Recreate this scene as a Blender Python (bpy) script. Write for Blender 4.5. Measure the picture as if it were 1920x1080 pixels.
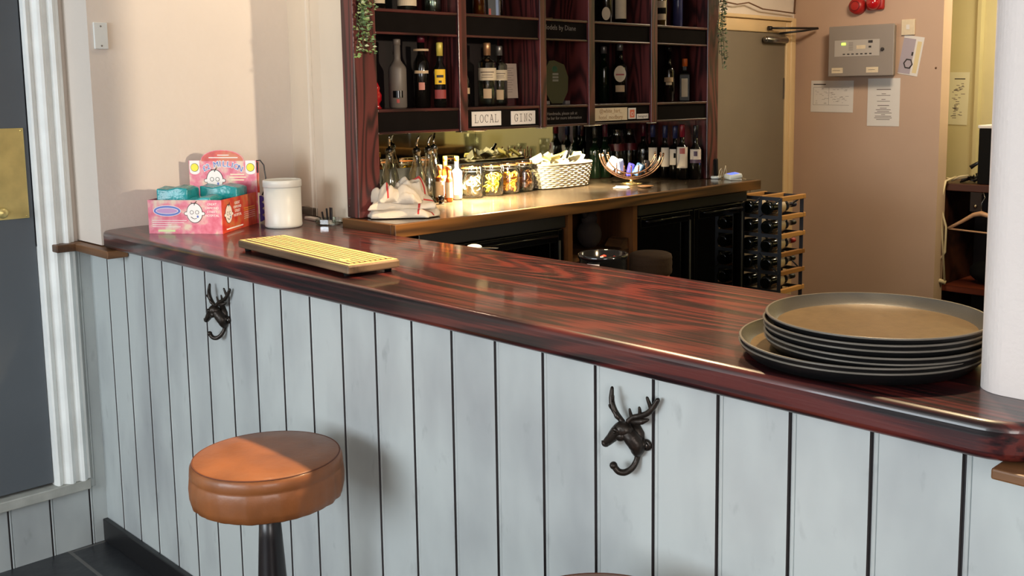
import bpy, bmesh, math, random
from mathutils import Vector, Matrix
random.seed(7)
PI = math.pi
sc = bpy.context.scene
COL = sc.collection
for o in list(bpy.data.objects):
    bpy.data.objects.remove(o)

# ------------------------------------------------------------------ camera
cam_d = bpy.data.cameras.new('camera')
cam = bpy.data.objects.new('camera', cam_d)
COL.objects.link(cam)
cam_d.sensor_width = 36.0
cam_d.lens = 36.0
cam_d.shift_x = -0.03455
cam_d.shift_y = -0.06506
cam_d.clip_start = 0.02
R = ((0.71224911, 0.70184426, -0.01076246),
     (0.08101544, -0.09742743, -0.99193971),
     (-0.69723575, 0.70563626, -0.12625282))
m = Matrix.Identity(4)
for i in range(3):
    m[i][0] = R[0][i]
    m[i][1] = -R[1][i]
    m[i][2] = -R[2][i]
m.translation = Vector((0, 0, 1.52))
cam.matrix_world = m
sc.camera = cam

# ------------------------------------------------------------------ exposure, world
sc.view_settings.view_transform = 'Standard'
sc.view_settings.look = 'None'
sc.view_settings.gamma = 1
sc.view_settings.exposure = 0.0
sc.view_settings.use_curve_mapping = False
cy = sc.cycles
cy.max_bounces = 8
cy.diffuse_bounces = 4
cy.glossy_bounces = 4
cy.transmission_bounces = 6
cy.transparent_max_bounces = 24
cy.caustics_reflective = False
cy.caustics_refractive = False
cy.sample_clamp_indirect = 4.0
W = bpy.data.worlds.new('daylight')
sc.world = W
W.use_nodes = True
W.node_tree.nodes['Background'].inputs[0].default_value = (0.80, 0.90, 1.0, 1)
W.node_tree.nodes['Background'].inputs[1].default_value = 1.2

def lin(c):
    return tuple(((v / 255) / 12.92 if v / 255 <= 0.04045 else ((v / 255 + 0.055) / 1.055) ** 2.4) for v in c)

def look(o, target):
    o.rotation_euler = (Vector(target) - Vector(o.location)).to_track_quat('-Z', 'Y').to_euler()

def area(name, loc, target, sx, sy, power, color, spread=PI):
    l = bpy.data.lights.new(name, 'AREA')
    l.shape = 'RECTANGLE'
    l.size = sx
    l.size_y = sy
    l.energy = power
    l.color = color
    l.spread = spread
    o = bpy.data.objects.new(name, l)
    COL.objects.link(o)
    o.location = loc
    look(o, target)
    return o

def spot(name, loc, target, power, color, angle, blend=0.4, radius=0.03):
    l = bpy.data.lights.new(name, 'SPOT')
    l.energy = power
    l.color = color
    l.spot_size = math.radians(angle)
    l.spot_blend = blend
    l.shadow_soft_size = radius
    o = bpy.data.objects.new(name, l)
    COL.objects.link(o)
    o.location = loc
    look(o, target)
    return o

WARM = (1.0, 0.72, 0.42)
WARM2 = (1.0, 0.60, 0.30)
COOL = (0.86, 0.94, 1.0)
# daylight through the front windows of the bar room, plus an added side fill
area('window_daylight', (-1.7, -3.3, 1.75), (-1.6, 1.3, 0.9), 2.4, 1.5, 136, COOL)
area('side_fill', (2.4, -1.2, 1.7), (-1.8, 1.1, 1.2), 1.4, 1.4, 70, (1.0, 0.95, 0.92))  # added fill for the left wall; no window on this side
# warm downlights over the serving space behind the bar
spot('downlight_beam', (-2.75, 1.93, 2.36), (-2.6, 1.6, 1.1), 20, WARM, 90, 0.6, 0.03)
spot('downlight_beam', (-1.85, 1.93, 2.36), (-1.90, 1.25, 0.9), 230, WARM, 84, 0.5, 0.03)
spot('downlight_beam', (-0.95, 1.93, 2.36), (-1.0, 1.45, 0.9), 110, WARM, 100, 0.6, 0.03)
# wall lamp on the far side of the dividing wall
spot('wall_lamp_beam', (2.3, 1.862, 1.86), (-3.2, 1.62, 1.45), 560, (1.0, 0.82, 0.60), 27, 0.6, 0.06)
spot('corner_fill_beam', (-2.95, 1.66, 2.36), (-2.95, 1.62, 0.9), 6, (1.0, 0.80, 0.55), 140, 0.6, 0.05)  # added fill for the return wall and post shadow; no fitting above
# strip lights under the shelving
spot('shelf_light_beam', (-2.76, 2.45, 1.378), (-2.79, 2.50, 1.13), 330, (1.0, 0.86, 0.55), 150, 0.5, 0.02)
spot('shelf_light_beam', (-2.80, 3.12, 1.378), (-2.86, 3.14, 1.13), 60, (1.0, 0.86, 0.55), 125, 0.5, 0.02)
# back corridor
area('corridor_lamp', (-2.0, 4.3, 2.38), (-2.7, 4.9, 0.8), 0.3, 0.3, 17, (1.0, 0.80, 0.58))
area('alcove_lamp', (-1.75, 5.75, 2.38), (-2.1, 5.9, 0), 0.3, 0.3, 15, (1.0, 0.90, 0.62))
area('service_lamp', (0.2, 4.6, 2.38), (0.1, 5.2, 0.8), 0.4, 0.4, 26, (1.0, 0.84, 0.40))

# ------------------------------------------------------------------ materials
MATS = {}

def nmat(name):
    mt = bpy.data.materials.new(name)
    mt.use_nodes = True
    nt = mt.node_tree
    return mt, nt, nt.nodes['Principled BSDF']

def mat(name, col, rough=0.5, metal=0.0, var=0.0, vscale=6.0, bump=0.0, bscale=60.0, coat=0.0, emis=0.0, trans=0.0, spec=0.5):
    if name in MATS:
        return MATS[name]
    mt, nt, b = nmat(name)
    c = lin(col)
    b.inputs['Base Color'].default_value = (*c, 1)
    b.inputs['Roughness'].default_value = rough
    b.inputs['Metallic'].default_value = metal
    b.inputs['Specular IOR Level'].default_value = spec
    b.inputs['Coat Weight'].default_value = coat
    b.inputs['Coat Roughness'].default_value = 0.12
    b.inputs['Transmission Weight'].default_value = trans
    if emis:
        b.inputs['Emission Color'].default_value = (*c, 1)
        b.inputs['Emission Strength'].default_value = emis
    tc = nt.nodes.new('ShaderNodeTexCoord')
    if var:
        n = nt.nodes.new('ShaderNodeTexNoise')
        n.inputs['Scale'].default_value = vscale
        n.inputs['Detail'].default_value = 5
        nt.links.new(tc.outputs['Object'], n.inputs['Vector'])
        r = nt.nodes.new('ShaderNodeValToRGB')
        r.color_ramp.elements[0].position = 0.3
        r.color_ramp.elements[1].position = 0.7
        r.color_ramp.elements[0].color = (*[v * (1 - var) for v in c], 1)
        r.color_ramp.elements[1].color = (*[min(1, v * (1 + var * .6)) for v in c], 1)
        nt.links.new(n.outputs['Fac'], r.inputs['Fac'])
        nt.links.new(r.outputs['Color'], b.inputs['Base Color'])
    if bump:
        n2 = nt.nodes.new('ShaderNodeTexNoise')
        n2.inputs['Scale'].default_value = bscale
        n2.inputs['Detail'].default_value = 4
        nt.links.new(tc.outputs['Object'], n2.inputs['Vector'])
        bp = nt.nodes.new('ShaderNodeBump')
        bp.inputs['Strength'].default_value = bump
        bp.inputs['Distance'].default_value = 0.004
        nt.links.new(n2.outputs['Fac'], bp.inputs['Height'])
        nt.links.new(bp.outputs['Normal'], b.inputs['Normal'])
    MATS[name] = mt
    return mt

def wood(name, dark, light, axis='X', scale=3.0, rings=34.0, rough=0.35, coat=0.0, stretch=0.10, fine=0.35, bump=0.1, crough=0.15, lo=0.15, hi=0.75, fscale=190):
    if name in MATS:
        return MATS[name]
    mt, nt, b = nmat(name)
    L = nt.links.new
    tc = nt.nodes.new('ShaderNodeTexCoord')
    mp = nt.nodes.new('ShaderNodeMapping')
    s = [1, 1, 1]
    s['XYZ'.index(axis)] = stretch
    mp.inputs['Scale'].default_value = s
    L(tc.outputs['Object'], mp.inputs['Vector'])
    n = nt.nodes.new('ShaderNodeTexNoise')
    n.inputs['Scale'].default_value = scale
    n.inputs['Detail'].default_value = 2
    n.inputs['Distortion'].default_value = 0.3
    L(mp.outputs['Vector'], n.inputs['Vector'])
    mu = nt.nodes.new('ShaderNodeMath'); mu.operation = 'MULTIPLY'
    mu.inputs[1].default_value = rings * 2.4
    L(n.outputs['Fac'], mu.inputs[0])
    si = nt.nodes.new('ShaderNodeMath'); si.operation = 'SINE'
    L(mu.outputs[0], si.inputs[0])
    ma = nt.nodes.new('ShaderNodeMapRange')
    ma.inputs['From Min'].default_value = -1
    L(si.outputs[0], ma.inputs['Value'])
    mp2 = nt.nodes.new('ShaderNodeMapping')
    s2 = [1, 1, 1]
    s2['XYZ'.index(axis)] = 0.02
    mp2.inputs['Scale'].default_value = s2
    L(tc.outputs['Object'], mp2.inputs['Vector'])
    f = nt.nodes.new('ShaderNodeTexNoise')
    f.inputs['Scale'].default_value = fscale
    f.inputs['Detail'].default_value = 4
    L(mp2.outputs['Vector'], f.inputs['Vector'])
    mx = nt.nodes.new('ShaderNodeMix')
    mx.inputs['Factor'].default_value = fine
    L(ma.outputs['Result'], mx.inputs['A'])
    L(f.outputs['Fac'], mx.inputs['B'])
    r = nt.nodes.new('ShaderNodeValToRGB')
    r.color_ramp.elements[0].position = lo
    r.color_ramp.elements[1].position = hi
    r.color_ramp.elements[0].color = (*lin(dark), 1)
    r.color_ramp.elements[1].color = (*lin(light), 1)
    L(mx.outputs['Result'], r.inputs['Fac'])
    L(r.outputs['Color'], b.inputs['Base Color'])
    b.inputs['Roughness'].default_value = rough
    b.inputs['Coat Weight'].default_value = coat
    b.inputs['Coat Roughness'].default_value = crough
    bp = nt.nodes.new('ShaderNodeBump')
    bp.inputs['Strength'].default_value = bump
    bp.inputs['Distance'].default_value = 0.001
    L(mx.outputs['Result'], bp.inputs['Height'])
    L(bp.outputs['Normal'], b.inputs['Normal'])
    MATS[name] = mt
    return mt

def glass(name, tint=(255, 255, 255), refl=0.08, rough=0.02):
    """thin clear glass: see-through with a fresnel gloss"""
    if name in MATS:
        return MATS[name]
    mt = bpy.data.materials.new(name)
    mt.use_nodes = True
    nt = mt.node_tree
    nt.nodes.clear()
    out = nt.nodes.new('ShaderNodeOutputMaterial')
    t = nt.nodes.new('ShaderNodeBsdfTransparent')
    t.inputs[0].default_value = (*lin(tint), 1)
    g = nt.nodes.new('ShaderNodeBsdfGlossy')
    g.inputs['Roughness'].default_value = rough
    lw = nt.nodes.new('ShaderNodeLayerWeight')
    lw.inputs[0].default_value = 0.35
    mr = nt.nodes.new('ShaderNodeMapRange')
    mr.inputs['To Min'].default_value = refl
    mr.inputs['To Max'].default_value = 0.75
    nt.links.new(lw.outputs['Facing'], mr.inputs['Value'])
    mx = nt.nodes.new('ShaderNodeMixShader')
    nt.links.new(mr.outputs['Result'], mx.inputs[0])
    nt.links.new(t.outputs[0], mx.inputs[1])
    nt.links.new(g.outputs[0], mx.inputs[2])
    nt.links.new(mx.outputs[0], out.inputs[0])
    MATS[name] = mt
    return mt

# ------------------------------------------------------------------ mesh builder
class MB:
    def __init__(s):
        s.bm = bmesh.new()
        s.mats = []
    def mi(s, m_):
        if m_ not in s.mats:
            s.mats.append(m_)
        return s.mats.index(m_)
    def done(s, faces, m_, smooth=False):
        i = s.mi(m_)
        for f in faces:
            if f.is_valid:
                f.material_index = i
                f.smooth = smooth
    def box(s, x0, x1, y0, y1, z0, z1, m_, bev=0.0, M=None, seg=2):
        r = bmesh.ops.create_cube(s.bm, size=1)
        vs = r['verts']
        for v in vs:
            v.co = Vector(((x0 + x1) / 2 + v.co.x * (x1 - x0), (y0 + y1) / 2 + v.co.y * (y1 - y0), (z0 + z1) / 2 + v.co.z * (z1 - z0)))
        fs = set(f for v in vs for f in v.link_faces)
        if bev:
            es = list(set(e for v in vs for e in v.link_edges))
            rb = bmesh.ops.bevel(s.bm, geom=es, offset=bev, segments=seg, affect='EDGES', profile=0.5)
            vs = list(rb['verts'])
            fs = set(f for v in vs for f in v.link_faces)
            vs = list(set(v for f in fs for v in f.verts))
        if M is not None:
            bmesh.ops.transform(s.bm, matrix=M, verts=vs)
        s.done(fs, m_, bev >= 0.0055)
        return s
    def lathe(s, prof, m_, n=24, c=(0, 0, 0), sx=1, sy=1, M=None, smooth=True, capb=True, capt=True):
        rings = []
        for r, z in prof:
            rings.append([s.bm.verts.new((c[0] + r * sx * math.cos(2 * PI * k / n), c[1] + r * sy * math.sin(2 * PI * k / n), c[2] + z)) for k in range(n)])
        fs = []
        for a, b in zip(rings, rings[1:]):
            for k in range(n):
                fs.append(s.bm.faces.new((a[k], a[(k + 1) % n], b[(k + 1) % n], b[k])))
        s.done(fs, m_, smooth)
        caps = []
        if capb and prof[0][0] > 1e-5:
            caps.append(s.bm.faces.new(rings[0][::-1]))
        if capt and prof[-1][0] > 1e-5:
            caps.append(s.bm.faces.new(rings[-1]))
        s.done(caps, m_, False)
        if M is not None:
            bmesh.ops.transform(s.bm, matrix=M, verts=[v for r_ in rings for v in r_])
        return s
    def tube(s, pts, rad, m_, n=8, closed=False, cap=True):
        P = [Vector(p) for p in pts]
        N = len(P)
        rr = rad if isinstance(rad, (list, tuple)) else [rad] * N
        rings = []
        up = None
        for i in range(N):
            if closed:
                t = P[(i + 1) % N] - P[i - 1]
            else:
                t = P[min(i + 1, N - 1)] - P[max(i - 1, 0)]
            if t.length < 1e-9:
                t = Vector((0, 0, 1))
            t.normalize()
            if up is None:
                up = Vector((0, 0, 1)) if abs(t.z) < .9 else Vector((1, 0, 0))
            u = t.cross(up)
            if u.length < 1e-4:
                u = t.cross(Vector((1, 0.3, 0)))
            u.normalize()
            w = u.cross(t).normalized()
            up = w
            rings.append([s.bm.verts.new(P[i] + (u * math.cos(2 * PI * k / n) + w * math.sin(2 * PI * k / n)) * rr[i]) for k in range(n)])
        fs = []
        rng = range(N) if closed else range(N - 1)
        for i in rng:
            a, b = rings[i], rings[(i + 1) % N]
            for k in range(n):
                fs.append(s.bm.faces.new((a[k], a[(k + 1) % n], b[(k + 1) % n], b[k])))
        s.done(fs, m_, True)
        if not closed and cap:
            s.done([s.bm.faces.new(rings[0][::-1]), s.bm.faces.new(rings[-1])], m_, False)
        return s
    def ball(s, c, r, m_, sx=1, sy=1, sz=1, sub=2, M=None):
        q = bmesh.ops.create_icosphere(s.bm, subdivisions=sub, radius=r)
        for v in q['verts']:
            v.co = Vector((v.co.x * sx, v.co.y * sy, v.co.z * sz)) + Vector(c)
        if M is not None:
            bmesh.ops.transform(s.bm, matrix=M, verts=q['verts'])
        s.done(set(f for v in q['verts'] for f in v.link_faces), m_, True)
        return s
    def prism(s, poly, lo, hi, m_, axis='Z', smooth=False, M=None):
        """extrude a 2D outline along an axis: Z (x,y), Y (x,z), X (y,z)"""
        def P(p, h):
            if axis == 'Z':
                return (p[0], p[1], h)
            if axis == 'Y':
                return (p[0], h, p[1])
            return (h, p[0], p[1])
        a = [s.bm.verts.new(P(p, lo)) for p in poly]
        b = [s.bm.verts.new(P(p, hi)) for p in poly]
        n = len(poly)
        fs = [s.bm.faces.new(a), s.bm.faces.new(b[::-1])]
        side = [s.bm.faces.new((a[k], b[k], b[(k + 1) % n], a[(k + 1) % n])) for k in range(n)]
        s.done(fs, m_, False)
        s.done(side, m_, smooth)
        bmesh.ops.recalc_face_normals(s.bm, faces=fs + side)
        if M is not None:
            bmesh.ops.transform(s.bm, matrix=M, verts=a + b)
        return s
    def arc(s, r, z0, z1, a0, a1, m_, c=(0, 0), th=0.0006, n=10, r1=None):
        r1 = r if r1 is None else r1
        q = []
        for k in range(n + 1):
            a = a0 + (a1 - a0) * k / n
            q.append([s.bm.verts.new((c[0] + rr * math.cos(a), c[1] + rr * math.sin(a), z)) for rr, z in ((r, z0), (r1, z1), (r1 + th, z1), (r + th, z0))])
        fs = []
        for a, b in zip(q, q[1:]):
            for k in range(4):
                fs.append(s.bm.faces.new((a[k], b[k], b[(k + 1) % 4], a[(k + 1) % 4])))
        fs.append(s.bm.faces.new(q[0]))
        fs.append(s.bm.faces.new(q[-1][::-1]))
        bmesh.ops.recalc_face_normals(s.bm, faces=fs)
        s.done(fs, m_, False)
        return s
    def text(s, body, size, m_, M, depth=0.0003, align='CENTER', bold=0.0):
        cu = bpy.data.curves.new('t', 'FONT')
        cu.body = body
        cu.size = size
        cu.align_x = align
        cu.align_y = 'CENTER'
        cu.extrude = depth
        cu.offset = bold
        cu.resolution_u = 2
        ob = bpy.data.objects.new('t', cu)
        COL.objects.link(ob)
        dg = bpy.context.evaluated_depsgraph_get()
        me = bpy.data.meshes.new_from_object(ob.evaluated_get(dg))
        me.transform(M)
        n0 = len(s.bm.faces)
        s.bm.from_mesh(me)
        s.bm.faces.ensure_lookup_table()
        s.done([s.bm.faces[i] for i in range(n0, len(s.bm.faces))], m_)
        bpy.data.objects.remove(ob)
        bpy.data.curves.remove(cu)
        bpy.data.meshes.remove(me)
        return s
    def build(s, name, parent=None, loc=None):
        me = bpy.data.meshes.new(name)
        s.bm.normal_update()
        s.bm.to_mesh(me)
        s.bm.free()
        for m_ in s.mats:
            me.materials.append(m_)
        o = bpy.data.objects.new(name, me)
        COL.objects.link(o)
        if parent is not None:
            o.parent = parent
        if loc is not None:
            o.location = loc
        return o

def tag(o, label, cat, group=None, kind=None):
    o['label'] = label
    o['category'] = cat
    if group:
        o['group'] = group
    if kind:
        o['kind'] = kind
    return o

def thing(name, label, cat, loc=(0, 0, 0), rz=0.0, group=None):
    o = bpy.data.objects.new(name, None)
    COL.objects.link(o)
    o.location = loc
    o.rotation_euler = (0, 0, rz)
    o.empty_display_size = 0.02
    return tag(o, label, cat, group)

def struct(o):
    o['kind'] = 'structure'
    return o

def bevel(o, w, seg=3, ang=40):
    b = o.modifiers.new('bevel', 'BEVEL')
    b.width = w
    b.segments = seg
    b.limit_method = 'ANGLE'
    b.angle_limit = math.radians(ang)
    b.harden_normals = False
    for p in o.data.polygons:
        p.use_smooth = True
    try:
        o.data.set_sharp_from_angle(angle=math.radians(50))
    except Exception:
        pass
    return o

# faces: matrix for text standing on a wall facing +x (reads along +y) or facing -y (reads along +x)
def FX(x, y, z):
    return Matrix.Translation((x, y, z)) @ Matrix(((0, 0, 1, 0), (1, 0, 0, 0), (0, 1, 0, 0), (0, 0, 0, 1)))
def FY(x, y, z):
    return Matrix.Translation((x, y, z)) @ Matrix(((1, 0, 0, 0), (0, 0, -1, 0), (0, 1, 0, 0), (0, 0, 0, 1)))
def FZ(x, y, z, a=0):
    return Matrix.Translation((x, y, z)) @ Matrix.Rotation(a, 4, 'Z')

# materials used widely
m_wall = mat('wall_paint', (226, 215, 204), 0.75, var=0.03, vscale=3, bump=0.25, bscale=45)
m_pillar = mat('pillar_plaster', (222, 214, 210), 0.8, var=0.02, bump=0.28, bscale=110)
m_ceil = mat('ceiling_paint', (225, 220, 210), 0.9)
m_panel = mat('panel_paint', (176, 182, 182), 0.5, var=0.09, vscale=2.2, bump=0.12, bscale=25)
m_groove = mat('groove_grey', (70, 66, 68), 0.8)  # darker grey on the groove faces
m_trimw = mat('gloss_white_paint', (240, 243, 241), 0.35, var=0.08, vscale=9, bump=0.2, bscale=30)
m_doorg = mat('grey_door_paint', (92, 98, 104), 0.4, var=0.06, vscale=3)
m_black = mat('black_paint', (22, 22, 24), 0.4)
m_blackgl = mat('black_gloss', (10, 10, 11), 0.12)
m_blackmat = mat('black_matt', (13, 12, 12), 0.85, spec=0.2)
m_paper = mat('paper', (228, 222, 216), 0.8, var=0.03)
m_cream = mat('cream_label', (226, 208, 178), 0.7, var=0.06, vscale=60)
m_ink = mat('ink', (60, 55, 55), 0.8)
m_chrome = mat('chrome', (215, 212, 208), 0.12, 1.0)
m_steel = mat('brushed_steel', (150, 148, 145), 0.3, 1.0)
m_brass = mat('brass', (232, 212, 140), 0.42, 0.75, var=0.2, vscale=12)
m_gold = mat('gold_cap', (196, 146, 66), 0.3, 0.8)
m_clear = glass('clear_glass', (240, 244, 240))
def bar_wood():
    mt, nt, b = nmat('stained_oak_bar')
    L = nt.links.new
    N = nt.nodes.new
    tc = N('ShaderNodeTexCoord')
    def mapped(sx, sy, sz, loc=(0, 0, 0)):
        mp = N('ShaderNodeMapping')
        mp.inputs['Scale'].default_value = (sx, sy, sz)
        mp.inputs['Location'].default_value = loc
        L(tc.outputs['Object'], mp.inputs['Vector'])
        return mp.outputs['Vector']
    def noise(vec, scale, detail, dist=0.0):
        n = N('ShaderNodeTexNoise')
        n.inputs['Scale'].default_value = scale
        n.inputs['Detail'].default_value = detail
        n.inputs['Distortion'].default_value = dist
        L(vec, n.inputs['Vector'])
        return n.outputs['Fac']
    def math2(op, x, v):
        q = N('ShaderNodeMath')
        q.operation = op
        L(x, q.inputs[0])
        if isinstance(v, float):
            q.inputs[1].default_value = v
        elif v is not None:
            L(v, q.inputs[1])
        return q.outputs[0]
    # long flame figure
    n1 = noise(mapped(0.16, 1, 1, (3.1, 0.4, 0)), 2.4, 2, 0.4)
    n1b = math2('ADD', n1, math2('MULTIPLY', noise(mapped(0.05, 1, 1), 60, 3), 0.035))
    rings = math2('SINE', math2('MULTIPLY', n1b, 150.0), None)
    rings = math2('POWER', math2('ADD', math2('MULTIPLY', rings, 0.5), 0.5), 1.6)
    streak = noise(mapped(0.018, 1, 1), 120, 4)
    broad = noise(mapped(0.12, 1, 1, (9, 2, 0)), 5, 3)
    mixv = math2('ADD', math2('MULTIPLY', rings, 0.26), math2('ADD', math2('MULTIPLY', streak, 0.95), math2('MULTIPLY', broad, 0.45)))
    r = N('ShaderNodeValToRGB')
    e = r.color_ramp.elements
    e[0].position = 0.64
    e[0].color = (*lin((14, 4, 7)), 1)
    e[1].position = 0.96
    e[1].color = (*lin((86, 31, 27)), 1)
    k = e.new(0.79)
    k.color = (*lin((50, 15, 18)), 1)
    L(mixv, r.inputs['Fac'])
    L(r.outputs['Color'], b.inputs['Base Color'])
    b.inputs['Roughness'].default_value = 0.34
    b.inputs['Specular IOR Level'].default_value = 0.4
    b.inputs['Coat Weight'].default_value = 0.45
    b.inputs['Coat Roughness'].default_value = 0.08
    bp = N('ShaderNodeBump')
    bp.inputs['Strength'].default_value = 0.35
    bp.inputs['Distance'].default_value = 0.0012
    L(mixv, bp.inputs['Height'])
    L(bp.outputs['Normal'], b.inputs['Normal'])
    bp2 = N('ShaderNodeBump')
    bp2.inputs['Strength'].default_value = 0.08
    bp2.inputs['Distance'].default_value = 0.001
    L(mixv, bp2.inputs['Height'])
    L(bp2.outputs['Normal'], b.inputs['Coat Normal'])
    return mt
m_bartop = bar_wood()
m_mahog_z = wood('mahogany_upright', (30, 11, 14), (100, 45, 43), 'Z', scale=7, rings=34, rough=0.4, coat=0.12, stretch=0.13, fine=0.35, lo=0.1, hi=0.72)
m_mahog_y = wood('mahogany_rail', (34, 13, 16), (82, 36, 36), 'Y', scale=7, rings=34, rough=0.35, coat=0.25, stretch=0.12, fine=0.35)
m_mahog_d = wood('mahogany_shaded', (10, 5, 6), (22, 9, 10), 'Z', scale=5, rings=12, rough=0.6, stretch=0.12)  # near-black copy for the backs; compartment shade is put into the colour
m_edge = wood('oak_edging', (58, 36, 16), (116, 76, 36), 'Y', scale=6, rings=26, rough=0.4, stretch=0.08, fine=0.4)
m_edge_x = wood('oak_edging_end', (58, 36, 16), (112, 74, 36), 'X', scale=5, rings=10, rough=0.4, stretch=0.08, fine=0.4)
m_brownwood = wood('brown_rail', (70, 46, 28), (128, 88, 54), 'X', scale=6, rings=9, rough=0.45, stretch=0.1)
m_counter = mat('brown_laminate', (62, 50, 38), 0.2, var=0.25, vscale=20, coat=0.4)
m_chalk = mat('chalkboard', (24, 20, 18), 0.9, var=0.15, vscale=20, spec=0.05)
m_chalkw = mat('chalk', (120, 112, 104), 0.9)

# ------------------------------------------------------------------ structure
def slate():
    mt, nt, b = nmat('slate_tiles')
    L = nt.links.new
    tc = nt.nodes.new('ShaderNodeTexCoord')
    mp = nt.nodes.new('ShaderNodeMapping')
    mp.inputs['Location'].default_value = (0.15, 0.005, 0)
    L(tc.outputs['Object'], mp.inputs['Vector'])
    br = nt.nodes.new('ShaderNodeTexBrick')
    br.offset = 0.5
    br.inputs['Scale'].default_value = 1.0
    br.inputs['Brick Width'].default_value = 0.6
    br.inputs['Row Height'].default_value = 0.3
    br.inputs['Mortar Size'].default_value = 0.006
    br.inputs['Color1'].default_value = (*lin((36, 38, 42)), 1)
    br.inputs['Color2'].default_value = (*lin((46, 48, 52)), 1)
    br.inputs['Mortar'].default_value = (*lin((92, 90, 88)), 1)
    L(mp.outputs['Vector'], br.inputs['Vector'])
    L(br.outputs['Color'], b.inputs['Base Color'])
    b.inputs['Roughness'].default_value = 0.35
    n = nt.nodes.new('ShaderNodeTexNoise')
    n.inputs['Scale'].default_value = 14
    L(tc.outputs['Object'], n.inputs['Vector'])
    bp = nt.nodes.new('ShaderNodeBump')
    bp.inputs['Strength'].default_value = 0.3
    bp.inputs['Distance'].default_value = 0.01
    L(n.outputs['Fac'], bp.inputs['Height'])
    L(bp.outputs['Normal'], b.inputs['Normal'])
    return mt
m_slate = slate()
CZ = 2.45
struct(MB().box(-3.9, 3.0, -3.8, 6.6, -0.1, 0.0, m_slate).build('floor'))
struct(MB().box(-3.9, 3.0, -3.8, 6.6, CZ, CZ + 0.1, m_ceil).build('ceiling'))

# left wall: door wall, the wall standing forward above the bar end, the return beside the shelving
w = MB()
w.box(-3.9, -3.56, -3.6, 1.295, 0, CZ, m_wall)
w.box(-3.56, -3.47, 1.168, 1.295, 1.04, CZ, m_wall)
w.box(-3.56, -3.47, -3.6, 0.06, 0.0, CZ, m_wall)
w.box(-3.9, -3.27, 1.295, 6.0, 1.049, CZ, m_wall)
w.box(-3.9, -3.27, 1.36, 6.0, 0, 1.049, m_wall)
w.box(-3.56, -3.47, 0.06, 1.168, 2.2, CZ, m_wall)
struct(w.build('wall_left'))
m_nib = mat('wall_board_paint', (220, 206, 186), 0.5, var=0.03)
w = MB()
w.prism([(-3.27, 2.0), (-3.09, 1.952), (-3.085, 1.945), (-3.06, 1.938), (-3.055, 1.943), (-3.03, 1.936), (-3.027, 1.942), (-3.022, 1.942), (-3.019, 1.933),
         (-2.925, 1.905), (-2.735, 1.895), (-2.735, 1.92), (-2.92, 1.925), (-3.0, 1.955), (-3.27, 2.03)], 1.101, CZ, m_nib, 'Z')
struct(w.build('wall_return'))

# far wall, alcove, service side
m_farw = mat('far_wall_paint', (198, 168, 146), 0.8, var=0.04, vscale=4)
m_yelw = mat('alcove_paint', (204, 192, 150), 0.8, var=0.03)
struct(MB().box(-3.27, -2.37, 5.396, 5.50, 0, CZ, m_farw).build('wall_far'))
w = MB()
w.box(-2.80, -2.512, 6.20, 6.32, 0, CZ, m_yelw)
w.box(-2.49, -1.45, 6.24, 6.36, 0, CZ, m_yelw)
w.box(-2.5119, -2.4901, 6.185, 6.30, 0, CZ, m_yelw)
w.box(-2.86, -2.80, 5.50, 6.32, 0, CZ, m_yelw)
w.box(-1.45, -1.35, 5.396, 6.36, 0, CZ, m_yelw)
struct(w.build('wall_alcove'))
struct(MB().box(-1.45, 2.7, 5.396, 5.5, 0, CZ, m_yelw).build('wall_service'))
struct(MB().box(2.6, 2.75, -3.8, 5.396, 0, CZ, m_wall).build('wall_right'))
w = MB()
for a, b_ in ((-3.9, -3.5), (-1.1, 0.6), (2.2, 2.6)):
    w.box(a, b_, -3.75, -3.6, 0, CZ, m_wall)
w.box(-3.5, -1.1, -3.75, -3.6, 0, 0.9, m_wall)
w.box(0.6, 2.2, -3.75, -3.6, 0, 0.9, m_wall)
w.box(-3.5, -1.1, -3.75, -3.6, 2.3, CZ, m_wall)
w.box(0.6, 2.2, -3.75, -3.6, 2.3, CZ, m_wall)
struct(w.build('wall_front'))

# dividing wall that comes down on the bar, rounded end
w = MB()
poly = [(2.6, 1.40)] + [(-0.512 - 0.046 * math.sin(a), 1.446 - 0.046 * math.cos(a)) for a in [PI / 2 * k / 12 for k in range(13)]]
poly += [(-0.528 - 0.030 * math.cos(a), 1.600 + 0.030 * math.sin(a)) for a in [PI / 2 * k / 8 for k in range(9)]] + [(2.6, 1.63)]
w.prism(poly, 1.1003, CZ, m_pillar, 'Z', smooth=False)
poly2 = [(-0.41, 1.40), (2.6, 1.40), (2.6, 1.63), (-0.41, 1.63)]
w.prism(poly2, 0, 1.1002, m_pillar, 'Z')
o = struct(w.build('wall_divide'))

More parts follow.
